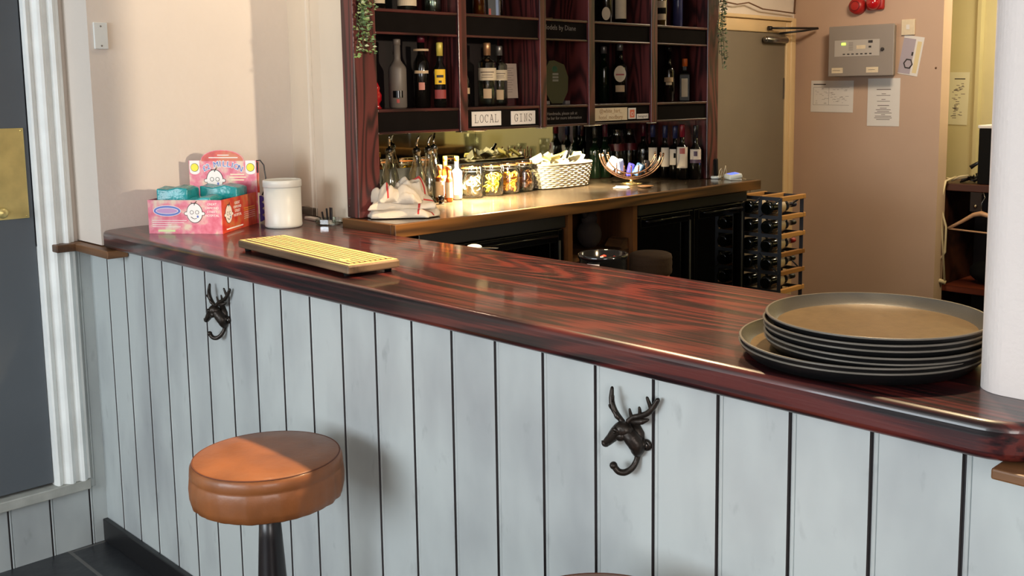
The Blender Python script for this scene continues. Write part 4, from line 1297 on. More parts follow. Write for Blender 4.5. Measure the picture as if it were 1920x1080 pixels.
wine(3.415, -3.070, 0.236, 0.0265, m_capblk, 'dark green wine bottle behind the basket, nearer of two', None, glassm=m_grn)
wine(3.475, -3.063, 0.240, 0.0265, c_mr, 'dark green wine bottle with a maroon cap behind the basket', None, glassm=m_grn)

# bar towel
def towel():
    s = MB()
    m1 = mat('linen', (204, 192, 174), 0.9, bump=0.4, bscale=120)
    mr = mat('linen_red_stripe', (186, 58, 56), 0.9, bump=0.4, bscale=120)
    def fold(cx_, cy_, a, lx, ly, z, th, amp, seed, stripe):
        rnd = random.Random(seed)
        ph = [rnd.uniform(0, 6) for _ in range(6)]
        nx, ny = 30, 22
        T, B = [], []
        for i in range(nx + 1):
            u = i / nx * 2 - 1
            rT, rB = [], []
            for j in range(ny + 1):
                v = j / ny * 2 - 1
                ed = max(0, 1 - max(abs(u), abs(v)) ** 5)
                px = u * lx * (1 + 0.14 * math.sin(3 * v + ph[0]))
                py = v * ly * (1 + 0.12 * math.sin(2.6 * u + ph[1]))
                hgt = z + th * (0.25 + 0.75 * ed ** 0.5) * (1 - 0.35 * (u * u + v * v) / 2) + amp * math.sin(4.5 * u + 2.5 * v + ph[2]) * 0.7 + amp * 0.45 * math.sin(7 * v - 3 * u + ph[3]) + amp * 0.16 * math.sin(12 * u + 5 * v + ph[4])
                x_ = cx_ + px * math.cos(a) - py * math.sin(a)
                y_ = cy_ + px * math.sin(a) + py * math.cos(a)
                rT.append(s.bm.verts.new((x_, y_, max(hgt, z + 0.002))))
                rB.append(s.bm.verts.new((x_, y_, z + 0.0 * v)))
            T.append(rT)
            B.append(rB)
        for i in range(nx):
            for j in range(ny):
                f = s.bm.faces.new((T[i][j], T[i + 1][j], T[i + 1][j + 1], T[i][j + 1]))
                st = any(abs(i - q_) < 1 for q_ in stripe if q_ < 50) or any(abs(j + 50 - q_) < 1 for q_ in stripe if q_ >= 50)
                s.done([f], mr if st else m1, True)
                s.done([s.bm.faces.new((B[i][j], B[i][j + 1], B[i + 1][j + 1], B[i + 1][j]))], m1)
        for i in range(nx):
            for j in (0, ny):
                f = s.bm.faces.new((T[i][j], B[i][j], B[i + 1][j], T[i + 1][j]) if j == 0 else (T[i][j], T[i + 1][j], B[i + 1][j], B[i][j]))
                s.done([f], m1, True)
        for j in range(ny):
            for i in (0, nx):
                f = s.bm.faces.new((T[i][j], T[i][j + 1], B[i][j + 1], B[i][j]) if i == 0 else (T[i][j], B[i][j], B[i][j + 1], T[i][j + 1]))
                s.done([f], m1, True)
    fold(0.0, 0.0, 0.78, 0.104, 0.066, 0.000, 0.034, 0.006, 3, (24, 55))
    fold(-0.004, 0.0, 0.95, 0.094, 0.060, 0.026, 0.036, 0.012, 5, (22, 54))
    fold(0.000, -0.014, 0.35, 0.082, 0.046, 0.046, 0.040, 0.016, 9, (66,))
    fold(-0.014, -0.030, 0.95, 0.040, 0.060, 0.050, 0.044, 0.014, 12, (9, 10))
    fold(0.004, 0.030, 0.75, 0.046, 0.042, 0.052, 0.062, 0.012, 15, (62, 63))
    return s
o = towel().build('bar_towel', loc=(-2.610, 1.985, CT + 0.002))
o.rotation_euler = (0, 0, 0)
tag(o, 'crumpled white linen towel with red stripes heaped on the corner of the back counter', 'towel')
o = MB().box(-0.085, 0.085, -0.055, 0.055, 0, 0.0022, m_blackmat, 0.001).build('rubber_mat', loc=(-2.612, 1.980, CT - 0.0))
o.rotation_euler = (0, 0, 0.7)
tag(o, 'thin black mat under the crumpled linen towel', 'mat')

# card reader, cables and phone at the end of the counter
t = thing('card_reader', 'white card reader with a glowing blue screen at the right end of the back counter', 'card reader', (-2.555, 3.745, CT), 0.9)
MB().box(-0.030, 0.030, -0.045, 0.045, 0.004, 0.026, mat('white_plastic', (226, 230, 228)), 0.007, M=Matrix.Rotation(-0.15, 4, 'Y')).build('reader_body', t)
MB().box(-0.018, 0.018, -0.036, 0.030, 0.0262, 0.0268, mat('blue_screen', (84, 110, 250), 0.4, emis=1.4), M=Matrix.Rotation(-0.15, 4, 'Y')).build('screen', t)
MB().box(-0.026, 0.026, -0.040, 0.040, 0.0, 0.005, m_paper, 0.001).build('cradle', t)
t = thing('cordless_phone', 'black handset with white edges standing against the right post', 'phone', (-2.64, 3.735, CT), 0.3)
MB().box(-0.008, 0.008, -0.014, 0.014, 0.004, 0.088, m_blackmat, 0.005, M=Matrix.Rotation(0.10, 4, 'X')).build('handset', t)
MB().box(-0.018, 0.018, -0.022, 0.022, 0.0, 0.012, mat('white_plastic', (226, 230, 228)), 0.004).build('base', t)
s = MB()
s.tube([(0, 0, 0), (0.0, 0.008, 0.035), (0, 0.02, 0.045), (0, 0.026, 0.03), (0.0, 0.018, 0.018), (0.0, 0.03, 0.002)], 0.002, mat('cream_cable', (206, 190, 160), 0.6), 8)
s.tube([(0.0, 0.03, 0.004), (0.005, 0.045, 0.05), (0.0, 0.052, 0.055), (0, 0.06, 0.03), (0, 0.062, 0.01)], 0.002, mat('cream_cable', (206, 190, 160)), 8)
s.tube([(0.045, 0.045, 0.003), (0.08, 0.062, 0.004), (0.10, 0.082, -0.005), (0.105, 0.092, -0.06)], 0.0016, mat('cream_cable', (206, 190, 160)), 8)
tag(s.build('charging_cable', loc=(-2.62, 3.725, CT)), 'cream looped charging cable behind the card reader', 'cable')

# ------------------------------------------------------------------ plants
def ivy(loc, strands, lab, seed, cols):
    rnd = random.Random(seed)
    t = thing('trailing_plant', lab, 'plant', loc, group=None)
    st, fo = MB(), MB()
    ms = mat('vine_stem', (62, 70, 44), 0.7)
    ml = [mat('leaf_%d_%d' % (seed, i), c, 0.55) for i, c in enumerate(cols)]
    for (dy, ln, dx) in strands:
        pts = []
        n = 22
        for k in range(n + 1):
            f = k / n
            pts.append(Vector((dx + 0.006 * math.sin(6 * f + dy * 90), dy + 0.010 * math.sin(5 * f + dy * 50), -ln * f)))
        st.tube(pts, 0.0012, ms, 5)
        for k in range(1, n + 1):
            for _ in range(4):
                p = pts[k] + Vector((rnd.uniform(0, 0.004), rnd.uniform(-0.004, 0.004), rnd.uniform(-0.006, 0.006)))
                a = rnd.uniform(0, 2 * PI)
                d = Vector((abs(math.cos(a)) * 0.6 + 0.15, math.sin(a), rnd.uniform(-0.5, 0.5))).normalized()
                up = Vector((rnd.uniform(0.3, 1), rnd.uniform(-.4, .4), rnd.uniform(0.2, 1))).normalized()
                side = d.cross(up).normalized()
                L_ = rnd.uniform(0.010, 0.017)
                w_ = L_ * 0.36
                up2 = side.cross(d).normalized()
                a0 = p + d * 0.003
                c0, c1, c2, c3 = a0, a0 + d * L_ * .45 + side * w_ + up2 * 0.002, a0 + d * L_, a0 + d * L_ * .45 - side * w_ + up2 * 0.002
                vs = [fo.bm.verts.new(v) for v in (c0, c1, c2, c3)]
                mid = fo.bm.verts.new(a0 + d * L_ * .5)
                m_ = ml[rnd.randrange(len(ml))]
                fo.done([fo.bm.faces.new((vs[0], vs[1], mid)), fo.bm.faces.new((vs[1], vs[2], mid)), fo.bm.faces.new((vs[2], vs[3], mid)), fo.bm.faces.new((vs[3], vs[0], mid))], m_, False)
    st.build('stem', t)
    fo.build('foliage', t)
GC = [(136, 166, 100), (84, 110, 70), (170, 190, 128), (104, 132, 94), (206, 214, 170)]
ivy((-2.66, 1.885, 1.98), [(-0.012, 0.26, 0.012), (0.012, 0.30, 0.014), (0.030, 0.20, 0.012), (-0.022, 0.345, 0.012), (0.004, 0.33, 0.016), (0.024, 0.335, 0.012)], 'trailing artificial plant hanging over the left post of the shelving', 4, GC)
ivy((-2.66, 3.772, 2.05), [(-0.03, 0.30, 0.012), (0.0, 0.38, 0.014), (0.015, 0.44, 0.012), (0.025, 0.40, 0.010)], 'trailing artificial plant hanging over the right post of the shelving', 8, [(96, 110, 76), (62, 76, 54), (130, 138, 100)])

# ------------------------------------------------------------------ things on the bar top
BT = 1.1003
# charity box with back card
def splash_mat(name, a, b_, c):
    mt, nt, bs = nmat(name)
    tc = nt.nodes.new('ShaderNodeTexCoord')
    n = nt.nodes.new('ShaderNodeTexNoise')
    n.inputs['Scale'].default_value = 26
    n.inputs['Detail'].default_value = 3
    nt.links.new(tc.outputs['Object'], n.inputs['Vector'])
    r = nt.nodes.new('ShaderNodeValToRGB')
    e = r.color_ramp.elements
    e[0].position = 0.36
    e[0].color = (*lin(a), 1)
    e[1].position = 0.66
    e[1].color = (*lin(c), 1)
    m_ = e.new(0.5)
    m_.color = (*lin(b_), 1)
    nt.links.new(n.outputs['Fac'], r.inputs['Fac'])
    nt.links.new(r.outputs['Color'], bs.inputs['Base Color'])
    bs.inputs['Roughness'].default_value = 0.4
    return mt
m_pink = splash_mat('pink_print', (214, 88, 112), (226, 122, 142), (226, 200, 176))
m_redp = splash_mat('red_print', (196, 52, 40), (214, 78, 52), (206, 120, 70))
m_white = mat('white_print', (246, 240, 236), 0.5)
m_blue = mat('blue_print2', (96, 118, 196), 0.5)
m_yel = mat('yellow_badge', (244, 232, 60), 0.5)
cb = thing('charity_box', 'pink and red cardboard counter box with a tall back card reading £2 MILLION', 'box', (-3.052, 1.354, BT), math.atan2(0.140, 0.184))
W_, D_, H_ = 0.236, 0.262, 0.103
M90 = Matrix(((1, 0, 0, 0), (0, 0, -1, 0), (0, 1, 0, 0), (0, 0, 0, 1)))
def LY(x, y, z):
    return Matrix.Translation((x, y, z)) @ M90
def LX(x, y, z):
    return Matrix.Translation((x, y, z)) @ Matrix(((0, 0, 1, 0), (1, 0, 0, 0), (0, 1, 0, 0), (0, 0, 0, 1)))
def face(q, F, u, v, s_, eyes='oo'):
    """simple line drawn smiling face"""
    n = 28
    def disc(cx_, cy_, rx, ry, m_, lift, ring=None):
        pts = [F @ Vector((cx_ + rx * math.cos(2 * PI * k / n), cy_ + ry * math.sin(2 * PI * k / n), lift)) for k in range(n)]
        c0 = q.bm.verts.new(F @ Vector((cx_, cy_, lift)))
        vs = [q.bm.verts.new(p) for p in pts]
        q.done([q.bm.faces.new((c0, vs[k], vs[(k + 1) % n])) for k in range(n)], m_)
    disc(u, v, 0.026 * s_, 0.031 * s_, m_ink, 0.0006)
    for sgn in (-1, 1):
        disc(u + sgn * 0.027 * s_, v - 0.002 * s_, 0.0065 * s_, 0.006 * s_, m_ink, 0.0007)
        disc(u + sgn * 0.027 * s_, v - 0.002 * s_, 0.005 * s_, 0.0045 * s_, m_white, 0.0009)
    disc(u, v, 0.0242 * s_, 0.0292 * s_, m_white, 0.0010)
    for sgn in (-1, 1):
        disc(u + sgn * 0.0085 * s_, v + 0.002 * s_, 0.0062 * s_, 0.0062 * s_, m_ink, 0.0013)
        disc(u + sgn * 0.0085 * s_, v + 0.002 * s_, 0.0048 * s_, 0.0048 * s_, m_white, 0.0015)
    q.tube([F @ Vector((u + s_ * a, v + s_ * b_, 0.0016)) for a, b_ in ((-0.012, -0.012), (-0.006, -0.016), (0.0, -0.018), (0.006, -0.016))], 0.0008 * s_, m_ink, 6)
    q.tube([F @ Vector((u + s_ * a, v + s_ * b_, 0.0016)) for a, b_ in ((0.0, 0.024), (0.004, 0.032), (0.008, 0.036))], 0.0010 * s_, m_ink, 6)
    q.tube([F @ Vector((u + s_ * a, v + s_ * b_, 0.0016)) for a, b_ in ((-0.010, 0.031), (-0.002, 0.029), (0.006, 0.030))], 0.0010 * s_, m_ink, 6)
    disc(u + 0.010 * s_, v - 0.011 * s_, 0.003 * s_, 0.004 * s_, m_blue, 0.0017)
q = MB()
q.box(0, W_, 0, 0.0016, 0, H_, m_pink)
F = LY(0, 0, 0)
face(q, F, 0.150, 0.064, 1.0)
n = 30
for (rx, ry, m_, lift) in ((0.045, 0.017, m_white, 0.0004), (0.043, 0.0155, m_blue, 0.0008), (0.036, 0.0095, m_white, 0.0012), (0.034, 0.008, mat('lilac_print', (196, 150, 196)), 0.0016)):
    q.prism([(0.062 + rx * math.cos(2 * PI * k / n), 0.070 + ry * math.sin(2 * PI * k / n)) for k in range(n)], -lift - 0.0003, -lift, m_, 'Y')
for i, tx in enumerate(('GREAT', 'ORMOND', 'STREET', 'HOSPITAL')):
    q.text(tx, 0.0098, m_white, LY(0.206, -0.0004, 0.090 - i * 0.0115))
for i in range(5):
    q.box(0.012, 0.012 + (0.11, 0.10, 0.06, 0.09, 0.0)[i] + 0.001, -0.0005, 0, 0.040 - i * 0.0065, 0.0415 - i * 0.0065, m_white)
q.box(0.03, 0.085, -0.0005, 0, 0.006, 0.012, mat('pale_green_print', (220, 232, 170)))
q.build('front_panel', cb)
q = MB()
q.box(W_ - 0.0016, W_, 0.0018, D_, 0, H_, m_redp)
F = LX(W_, 0, 0)
face(q, F, 0.048, 0.056, 0.95)
for i, tx in enumerate(('GREAT', 'ORMOND', 'STREET', 'HOSPITAL')):
    q.text(tx, 0.0125, m_white, LX(W_ + 0.0004, 0.112, 0.084 - i * 0.0125))
for i in range(6):
    q.box(W_, W_ + 0.0004, 0.16, 0.245, 0.06 - i * 0.0065, 0.061 - i * 0.0065, m_yel if i < 2 else m_white)
q.box(W_, W_ + 0.0004, 0.03, 0.15, 0.008, 0.012, m_white)
q.build('side_panel', cb)
MB().box(0, 0.0016, 0.0018, D_, 0, H_, m_pink).build('side_panel', cb)
MB().box(0.0018, W_ - 0.0018, 0.0018, D_ - 0.0018, 0.0, 0.0016, m_paper).build('bottom_panel', cb)
# back card with arched top
q = MB()
bw_ = 0.232
x0 = 0.008
arch = [(x0, 0.0), (x0 + bw_, 0.0), (x0 + bw_, 0.206), (x0 + 0.190, 0.206)]
arch += [(x0 + bw_ / 2 + 0.074 * math.cos(a), 0.206 + 0.034 * math.sin(a)) for a in [PI * k / 16 for k in range(17)]]
arch += [(x0 + 0.042, 0.206), (x0, 0.206)]
q.prism(arch, D_, D_ + 0.002, m_pink, 'Y')
q.prism([(x0 + bw_ / 2 + 0.072 * math.cos(a), 0.204 + 0.034 * math.sin(a)) for a in [PI * k / 16 for k in range(17)]], D_ - 0.0004, D_, m_redp, 'Y')
for k, ch in enumerate('£2 MILLION'):
    a = (k - 4.5) * 0.105
    X_, Z_ = x0 + bw_ / 2 + 0.135 * math.sin(a), 0.059 + 0.135 * math.cos(a)
    q.text(ch, 0.026, m_white, LY(X_, D_ - 0.0008, Z_) @ Matrix.Rotation(-a, 4, 'Z'), 0.0003, bold=0.0016)
    q.text(ch, 0.025, m_blue, LY(X_, D_ - 0.0016, Z_) @ Matrix.Rotation(-a, 4, 'Z'), 0.0003)
for sx in (x0 + 0.020, x0 + bw_ - 0.020):
    q.box(sx - 0.017, sx + 0.017, D_ - 0.0005, D_, 0.170, 0.2055, m_white)
    q.prism([(sx + 0.017 * math.cos(a), 0.170 + 0.010 * math.sin(a)) for a in [PI + PI * k / 10 for k in range(11)]], D_ - 0.0005, D_, m_white, 'Y')
    q.prism([(sx + 0.0138 * math.cos(2 * PI * k / 24), 0.183 + 0.0138 * math.sin(2 * PI * k / 24)) for k in range(24)], D_ - 0.0009, D_ - 0.0005, m_ink, 'Y')
    q.prism([(sx + 0.0125 * math.cos(2 * PI * k / 24), 0.183 + 0.0125 * math.sin(2 * PI * k / 24)) for k in range(24)], D_ - 0.0013, D_ - 0.0009, m_yel, 'Y')
face(q, LY(0, D_, 0), x0 + 0.088, 0.142, 1.12)
q.box(x0 + 0.07, x0 + 0.17, D_ - 0.0008, D_ - 0.0004, 0.2135, 0.2165, m_white)
q.box(x0 + 0.10, x0 + 0.14, D_ - 0.0008, D_ - 0.0004, 0.222, 0.2245, m_white)
for i, (a, b_) in enumerate(((0.142, 0.190), (0.138, 0.196), (0.144, 0.188))):
    q.box(x0 + a, x0 + b_, D_ - 0.0006, D_, 0.158 - i * 0.009, 0.162 - i * 0.009, mat('cream_print', (246, 224, 190)))
q.build('back_card', cb)
# teal wrapped packets inside the box
Mb = Matrix.Translation(cb.location) @ Matrix.Rotation(cb.rotation_euler[2], 4, 'Z')
m_teal = mat('teal_wrapper', (34, 152, 160), 0.22, var=0.3, vscale=30, bump=0.9, bscale=38)
tp = [(0.062, 0.075, 0.050, 0.045, 0.077, 0.06, 'teal wrapped packet at the front left of the cardboard box'), (0.155, 0.060, 0.040, 0.040, 0.061, -0.05, 'teal wrapped packet at the front middle of the cardboard box, lowest of the three'),
      (0.165, 0.175, 0.060, 0.050, 0.075, 0.1, 'teal wrapped packet at the rear of the cardboard box under the smiling face')]
for (u, v, hw, hd, hh, rz, lab) in tp:
    s = MB().box(-hw, hw, -hd, hd, 0, hh * 1.75, m_teal, 0.006, seg=3)
    bmesh.ops.subdivide_edges(s.bm, edges=s.bm.edges[:], cuts=2, use_grid_fill=True)
    for vtx in s.bm.verts:
        c_ = vtx.co
        if c_.z > hh:
            c_.z += 0.004 * math.sin(70 * c_.x) + 0.003 * math.sin(90 * c_.y + 1)
    o = s.build('wrapped_packet')
    for p in o.data.polygons:
        p.use_smooth = True
    o.matrix_world = Mb @ Matrix.Translation((u, v, 0.002)) @ Matrix.Rotation(rz, 4, 'Z')
    tag(o, lab, 'packet', 'teal packets in the cardboard box')
# black loop and purple coiled strip hanging behind the box
t = thing('key_lanyard', 'black cord loop with a zigzag purple plastic strip beside the cardboard box', 'lanyard', Mb @ Vector((W_ + 0.012, D_ + 0.004, 0)), math.atan2(0.140, 0.184))
MB().tube([(-0.010, 0, 0.204), (0.004, 0, 0.206), (0.016, 0, 0.190), (0.021, 0, 0.15), (0.018, 0, 0.115), (0.006, 0, 0.092)], 0.0022, m_capblk, 8).build('cord', t)
q = MB()
zig = []
for k in range(9):
    zig.append((0.004 + (0.012 if k % 2 else 0.0), 0.090 - k * 0.0105))
q.prism([(-0.003, 0.090)] + zig + [(-0.003, 0.004)], -0.003, 0.003, mat('violet_plastic', (58, 44, 130), 0.35), 'Y')
q.build('strip', t)
MB().box(-0.012, -0.002, 0.0, 0.002, 0.10, 0.202, m_redp).box(-0.011, -0.003, -0.0006, 0.0, 0.165, 0.200, m_ink).build('tag', t)
tag(MB().box(-0.05, 0.06, -0.004, 0.004, 0, 0.006, m_capblk, 0.002).build('black_strip', loc=(-3.135, 1.862, BT)), 'short black plastic strip lying at the wall behind the white tub', 'strip')

# white tub with lid
t = thing('white_tub', 'tall white plastic tub with a white lid beside the pink cardboard box', 'tub', (-2.872, 1.712, BT))
m_tub = mat('white_tub_plastic', (208, 208, 202), 0.35, spec=0.4)
MB().lathe([(0.052, 0), (0.057, 0.003), (0.0585, 0.009), (0.0575, 0.018), (0.0575, 0.128)], m_tub, 48).build('body', t)
MB().lathe([(0.0585, 0.1285), (0.0600, 0.130), (0.0600, 0.146), (0.0590, 0.150), (0.0570, 0.1515), (0.0555, 0.149), (0.05, 0.1485), (0.0001, 0.1485)], m_tub, 48).build('lid', t)

# white strip and glass of pens
o = MB().box(-0.045, 0.045, -0.012, 0.012, 0, 0.009, mat('pale_strip', (216, 204, 196), 0.5), 0.002).build('window_strip', loc=(-2.945, 1.868, BT))
o.rotation_euler = (0, 0, -0.12)
tag(o, 'pale plastic strip lying against the wall left of the glass ashtray', 'strip')
t = thing('glass_ashtray', 'low cut glass ashtray by the end of the back counter', 'ashtray', (-2.815, 1.842, BT))
MB().lathe([(0.034, 0), (0.042, 0.004), (0.043, 0.018), (0.038, 0.019), (0.034, 0.008), (0.0001, 0.006)], glass('cut_glass', (226, 230, 222), 0.25), 10, smooth=False).build('dish', t)
for i, (dx, h, w_, tl) in enumerate(((-0.028, 0.030, 0.0025, -0.5), (-0.006, 0.042, 0.0025, -0.15), (0.014, 0.046, 0.0062, 0.04))):
    o = MB().box(-w_, w_, -0.0025, 0.0025, 0, h, m_capblk, 0.001).build('black_pen', loc=(-2.815 + dx, 1.842, BT + 0.009))
    o.rotation_euler = (0, tl * 0.6, 0)
    tag(o, ['thin slanting black pen in the glass ashtray', 'upright thin black pen in the glass ashtray', 'thick black lighter standing in the glass ashtray'][i], 'pen', 'pens in the glass ashtray')

# striped drip board
db = thing('striped_board', 'rectangular wooden board inlaid with yellow and dark stripes on the bar top', 'board', (-2.232, 1.412, BT), math.atan2(-0.044, 0.582))
m_bedge = wood('board_edge', (84, 66, 50), (140, 114, 88), 'X', scale=6, rings=8, rough=0.5, stretch=0.15)
m_str = [mat('stripe_yellow', (212, 190, 122), 0.45, var=0.08, vscale=30), mat('stripe_tan', (216, 176, 118), 0.45, var=0.08, vscale=30)]
m_sd = mat('stripe_dark', (84, 48, 34), 0.6)
HL, HW = 0.292, 0.070
q = MB().box(-HL, HL, -HW, HW, 0.008, 0.0275, m_bedge, 0.004)
q.build('frame', db)
q = MB().box(-HL + 0.004, HL - 0.004, -HW + 0.004, HW - 0.004, 0.0276, 0.0290, m_str[0], 0.0005)
q.build('top_border', db)
q = MB().box(-HL + 0.016, HL - 0.016, -HW + 0.011, HW - 0.011, 0.0291, 0.0295, m_sd)
n = 8
yw = (2 * HW - 0.026) / n
for k in range(n):
    y0 = -HW + 0.013 + k * yw
    q.box(-HL + 0.017, HL - 0.017, y0 + 0.0028, y0 + yw - 0.0028, 0.0296, 0.0312, m_str[1 if k in (2, 5) else 0], 0.0004)
q.prism([(0.225 + 0.016 * math.cos(2 * PI * k / 20), -0.040 + 0.012 * math.sin(2 * PI * k / 20)) for k in range(20)], 0.0313, 0.0317, m_str[1], 'Z')
q.build('stripes', db)
for sx in (-1, 1):
    for sy in (-1, 1):
        MB().lathe([(0.008, 0), (0.009, 0.0078)], m_blackmat, 14, c=(sx * (HL - 0.03), sy * (HW - 0.015), 0)).build('foot', db)

# trays
m_tray = mat('worn_tray_wall', (76, 74, 69), 0.36, bump=0.06, bscale=260)
m_trayout = mat('black_tray_plastic', (15, 15, 16), 0.45, spec=0.35)
m_traylip = mat('worn_tray_lip', (100, 95, 87), 0.38)
m_trayin = mat('worn_tray_sheen', (108, 90, 64), 0.32, var=0.16, vscale=70, bump=0.08, bscale=300)  # the warm wall's reflection is put into this brown-gold colour
def tray(x, y, z, r, lab, g, h=0.022):
    t = thing('serving_tray', lab, 'tray', (x, y, z), 0, g)
    q = MB()
    q.lathe([(r - 0.026, 0.0), (r - 0.016, 0.001), (r - 0.004, h - 0.008), (r - 0.001, h - 0.003)], m_trayout, 96, capt=False)
    q.lathe([(r - 0.001, h - 0.003), (r, h - 0.0015), (r - 0.0012, h), (r - 0.0040, h - 0.0003)], m_traylip, 96, capb=False, capt=False)
    q.lathe([(r - 0.0040, h - 0.0003), (r - 0.0065, h - 0.006), (r - 0.0160, 0.0060), (r - 0.0185, 0.0042)], m_tray, 96, capb=False, capt=False)
    q.build('rim', t)
    MB().lathe([(r - 0.0186, 0.0042), (0.0001, 0.0040)], m_trayin, 96, capb=False).build('tray_surface', t)
    return t
cxL, cyL = -0.762, 1.468
gL, gS = 'large round trays', 'small round trays'
tray(cxL, cyL, BT, 0.187, 'large round black tray lying directly on the bar top, lowest of the stack', gL)
tray(cxL + 0.002, cyL - 0.002, BT + 0.0085, 0.187, 'large round black tray, second from the bottom of the stack', gL)
for k in range(5):
    tray(-0.737 + 0.002 * math.sin(k * 2), 1.466 + 0.002 * math.cos(k * 3), BT + 0.0132 + 0.0092 * k + 0.0, 0.168, ['lowest of the five smaller black trays, just above the large ones', 'second smaller black tray from the bottom of the five', 'middle one of the five smaller black trays', 'smaller black tray just under the topmost one', 'topmost small round tray showing its worn surface, warm reflection coloured into the brown grey'][k], gS)

# ------------------------------------------------------------------ stag hooks
m_iron = mat('cast_iron', (50, 43, 38), 0.36, 0.6, var=0.4, vscale=60, bump=0.22, bscale=120)
def hook(loc, lab):
    t = thing('stag_hook', lab, 'coat hook', loc, 0, 'stag head coat hooks')
    # (x, outward, z)
    V = lambda x, z, w_: Vector((x, -w_, z))
    q = MB()
    def sp(pts, rad, m_=m_iron, n=14, sub=5, target=None):
        P, Rr = [], []
        N = len(pts)
        for i in range(N - 1):
            p0, p1, p2, p3 = pts[max(i - 1, 0)], pts[i], pts[i + 1], pts[min(i + 2, N - 1)]
            for k in range(sub):
                f = k / sub
                P.append(0.5 * ((2 * p1) + (p2 - p0) * f + (2 * p0 - 5 * p1 + 4 * p2 - p3) * f * f + (3 * p1 - p0 - 3 * p2 + p3) * f ** 3))
                Rr.append(rad[i] + (rad[i + 1] - rad[i]) * f)
        P.append(pts[-1])
        Rr.append(rad[-1])
        d0, d1 = (P[0] - P[1]).normalized(), (P[-1] - P[-2]).normalized()
        P = [P[0] + d0 * Rr[0] * 0.75] + P + [P[-1] + d1 * Rr[-1] * 0.75]
        Rr = [Rr[0] * 0.45] + Rr + [Rr[-1] * 0.45]
        (target or q).tube(P, Rr, m_, n)
    # neck and chest
    sp([V(-0.003, 0.006, 0.021), V(0.007, -0.005, 0.017), V(0.0145, -0.017, 0.012), V(0.0135, -0.028, 0.009), V(0.0105, -0.037, 0.006)],
       [0.012, 0.0145, 0.0150, 0.0120, 0.0065])
    # skull and muzzle
    sp([V(0.003, 0.009, 0.022), V(-0.008, 0.009, 0.024), V(-0.018, 0.001, 0.027), V(-0.029, -0.011, 0.029), V(-0.0385, -0.0205, 0.030)],
       [0.0115, 0.0148, 0.0122, 0.0092, 0.0074])
    q.ball(V(-0.0405, -0.0225, 0.0305), 0.0078, m_iron, 1.0, 0.9, 0.85, 3)
    q.ball(V(-0.0095, -0.002, 0.029), 0.0110, m_iron, 1.1, 0.7, 0.9, 3)
    sp([V(-0.021, 0.0095, 0.036), V(-0.013, 0.0115, 0.0395), V(-0.005, 0.0085, 0.038)], [0.0020, 0.0032, 0.0018], n=10)
    q.ball(V(-0.0125, 0.0060, 0.0395), 0.0026, m_iron, sub=2)
    for zz in (-0.0185, -0.0215):
        q.ball(V(-0.0445, zz, 0.0355), 0.0016, m_iron, sub=1)
    sp([V(-0.0450, -0.0268, 0.033), V(-0.0360, -0.0245, 0.0375), V(-0.0270, -0.0185, 0.038)], [0.0010, 0.0014, 0.0010], n=8)
    q.build('stag_head', t)
    q = MB()
    q.lathe([(0.010, 0), (0.010, 0.004), (0.007, 0.0055)], m_iron, 18, M=Matrix.Translation((0.0285, 0, -0.0165)) @ Matrix.Rotation(PI / 2, 4, 'X'))
    q.tube([V(0.028, -0.017, 0.003), V(0.020, -0.014, 0.007)], [0.008, 0.010], m_iron, 12)
    q.tube([V(-0.002, 0.02, 0.002), V(0.010, 0.0, 0.002), V(0.014, -0.03, 0.002)], [0.008, 0.012, 0.009], m_iron, 12)
    q.build('mounting_plate', t)
    MB().lathe([(0.0045, 0), (0.004, 0.0012), (0, 0.0016)], m_steel, 12, M=Matrix.Translation((0.0285, -0.0056, -0.0165)) @ Matrix.Rotation(PI / 2, 4, 'X')).build('screw', t)
    q = MB()
    sp([V(-0.010, 0.020, 0.020), V(-0.021, 0.031, 0.022), V(-0.029, 0.044, 0.024), V(-0.034, 0.059, 0.022), V(-0.036, 0.076, 0.018)], [0.0052, 0.0054, 0.0058, 0.0050, 0.0030], n=10)
    sp([V(-0.025, 0.037, 0.022), V(-0.030, 0.043, 0.028), V(-0.031, 0.049, 0.032)], [0.003, 0.0026, 0.0016], n=8)
    sp([V(-0.031, 0.050, 0.023), V(-0.026, 0.060, 0.027), V(-0.024, 0.066, 0.028)], [0.003, 0.0024, 0.0014], n=8)
    q.build('antler', t)
    q = MB()
    sp([V(0.002, 0.024, 0.020), V(0.012, 0.033, 0.018), V(0.023, 0.037, 0.016), V(0.040, 0.0455, 0.014), V(0.050, 0.057, 0.012), V(0.059, 0.072, 0.010)], [0.0052, 0.0048, 0.0050, 0.0052, 0.0052, 0.0040], n=10)
    sp([V(0.024, 0.038, 0.016), V(0.0255, 0.046, 0.017), V(0.025, 0.053, 0.018)], [0.0034, 0.0030, 0.0024], n=8)
    sp([V(0.008, 0.032, 0.018), V(0.007, 0.040, 0.020), V(0.006, 0.047, 0.021)], [0.0034, 0.0028, 0.0020], n=8)
    sp([V(0.047, 0.053, 0.013), V(0.045, 0.064, 0.016), V(0.042, 0.074, 0.018)], [0.0038, 0.0034, 0.0026], n=8)
    q.build('antler', t)
    q = MB()
    sp([V(0.006, 0.0245, 0.018), V(0.018, 0.0265, 0.018), V(0.030, 0.0295, 0.016), V(0.041, 0.034, 0.013)], [0.003, 0.0055, 0.0058, 0.0020], n=10)
    q.build('ear', t)
    q = MB()
    sp([V(-0.012, 0.022, 0.020), V(-0.019, 0.030, 0.025), V(-0.026, 0.040, 0.027)], [0.003, 0.005, 0.0016], n=10)
    q.build('ear', t)
    q = MB()
    sp([V(0.011, -0.034, 0.004), V(0.010, -0.047, 0.007), V(0.006, -0.060, 0.014), V(-0.003, -0.068, 0.022), V(-0.012, -0.067, 0.029), V(-0.018, -0.059, 0.033)], [0.0055, 0.0050, 0.0055, 0.0060, 0.0058, 0.0056], n=14)
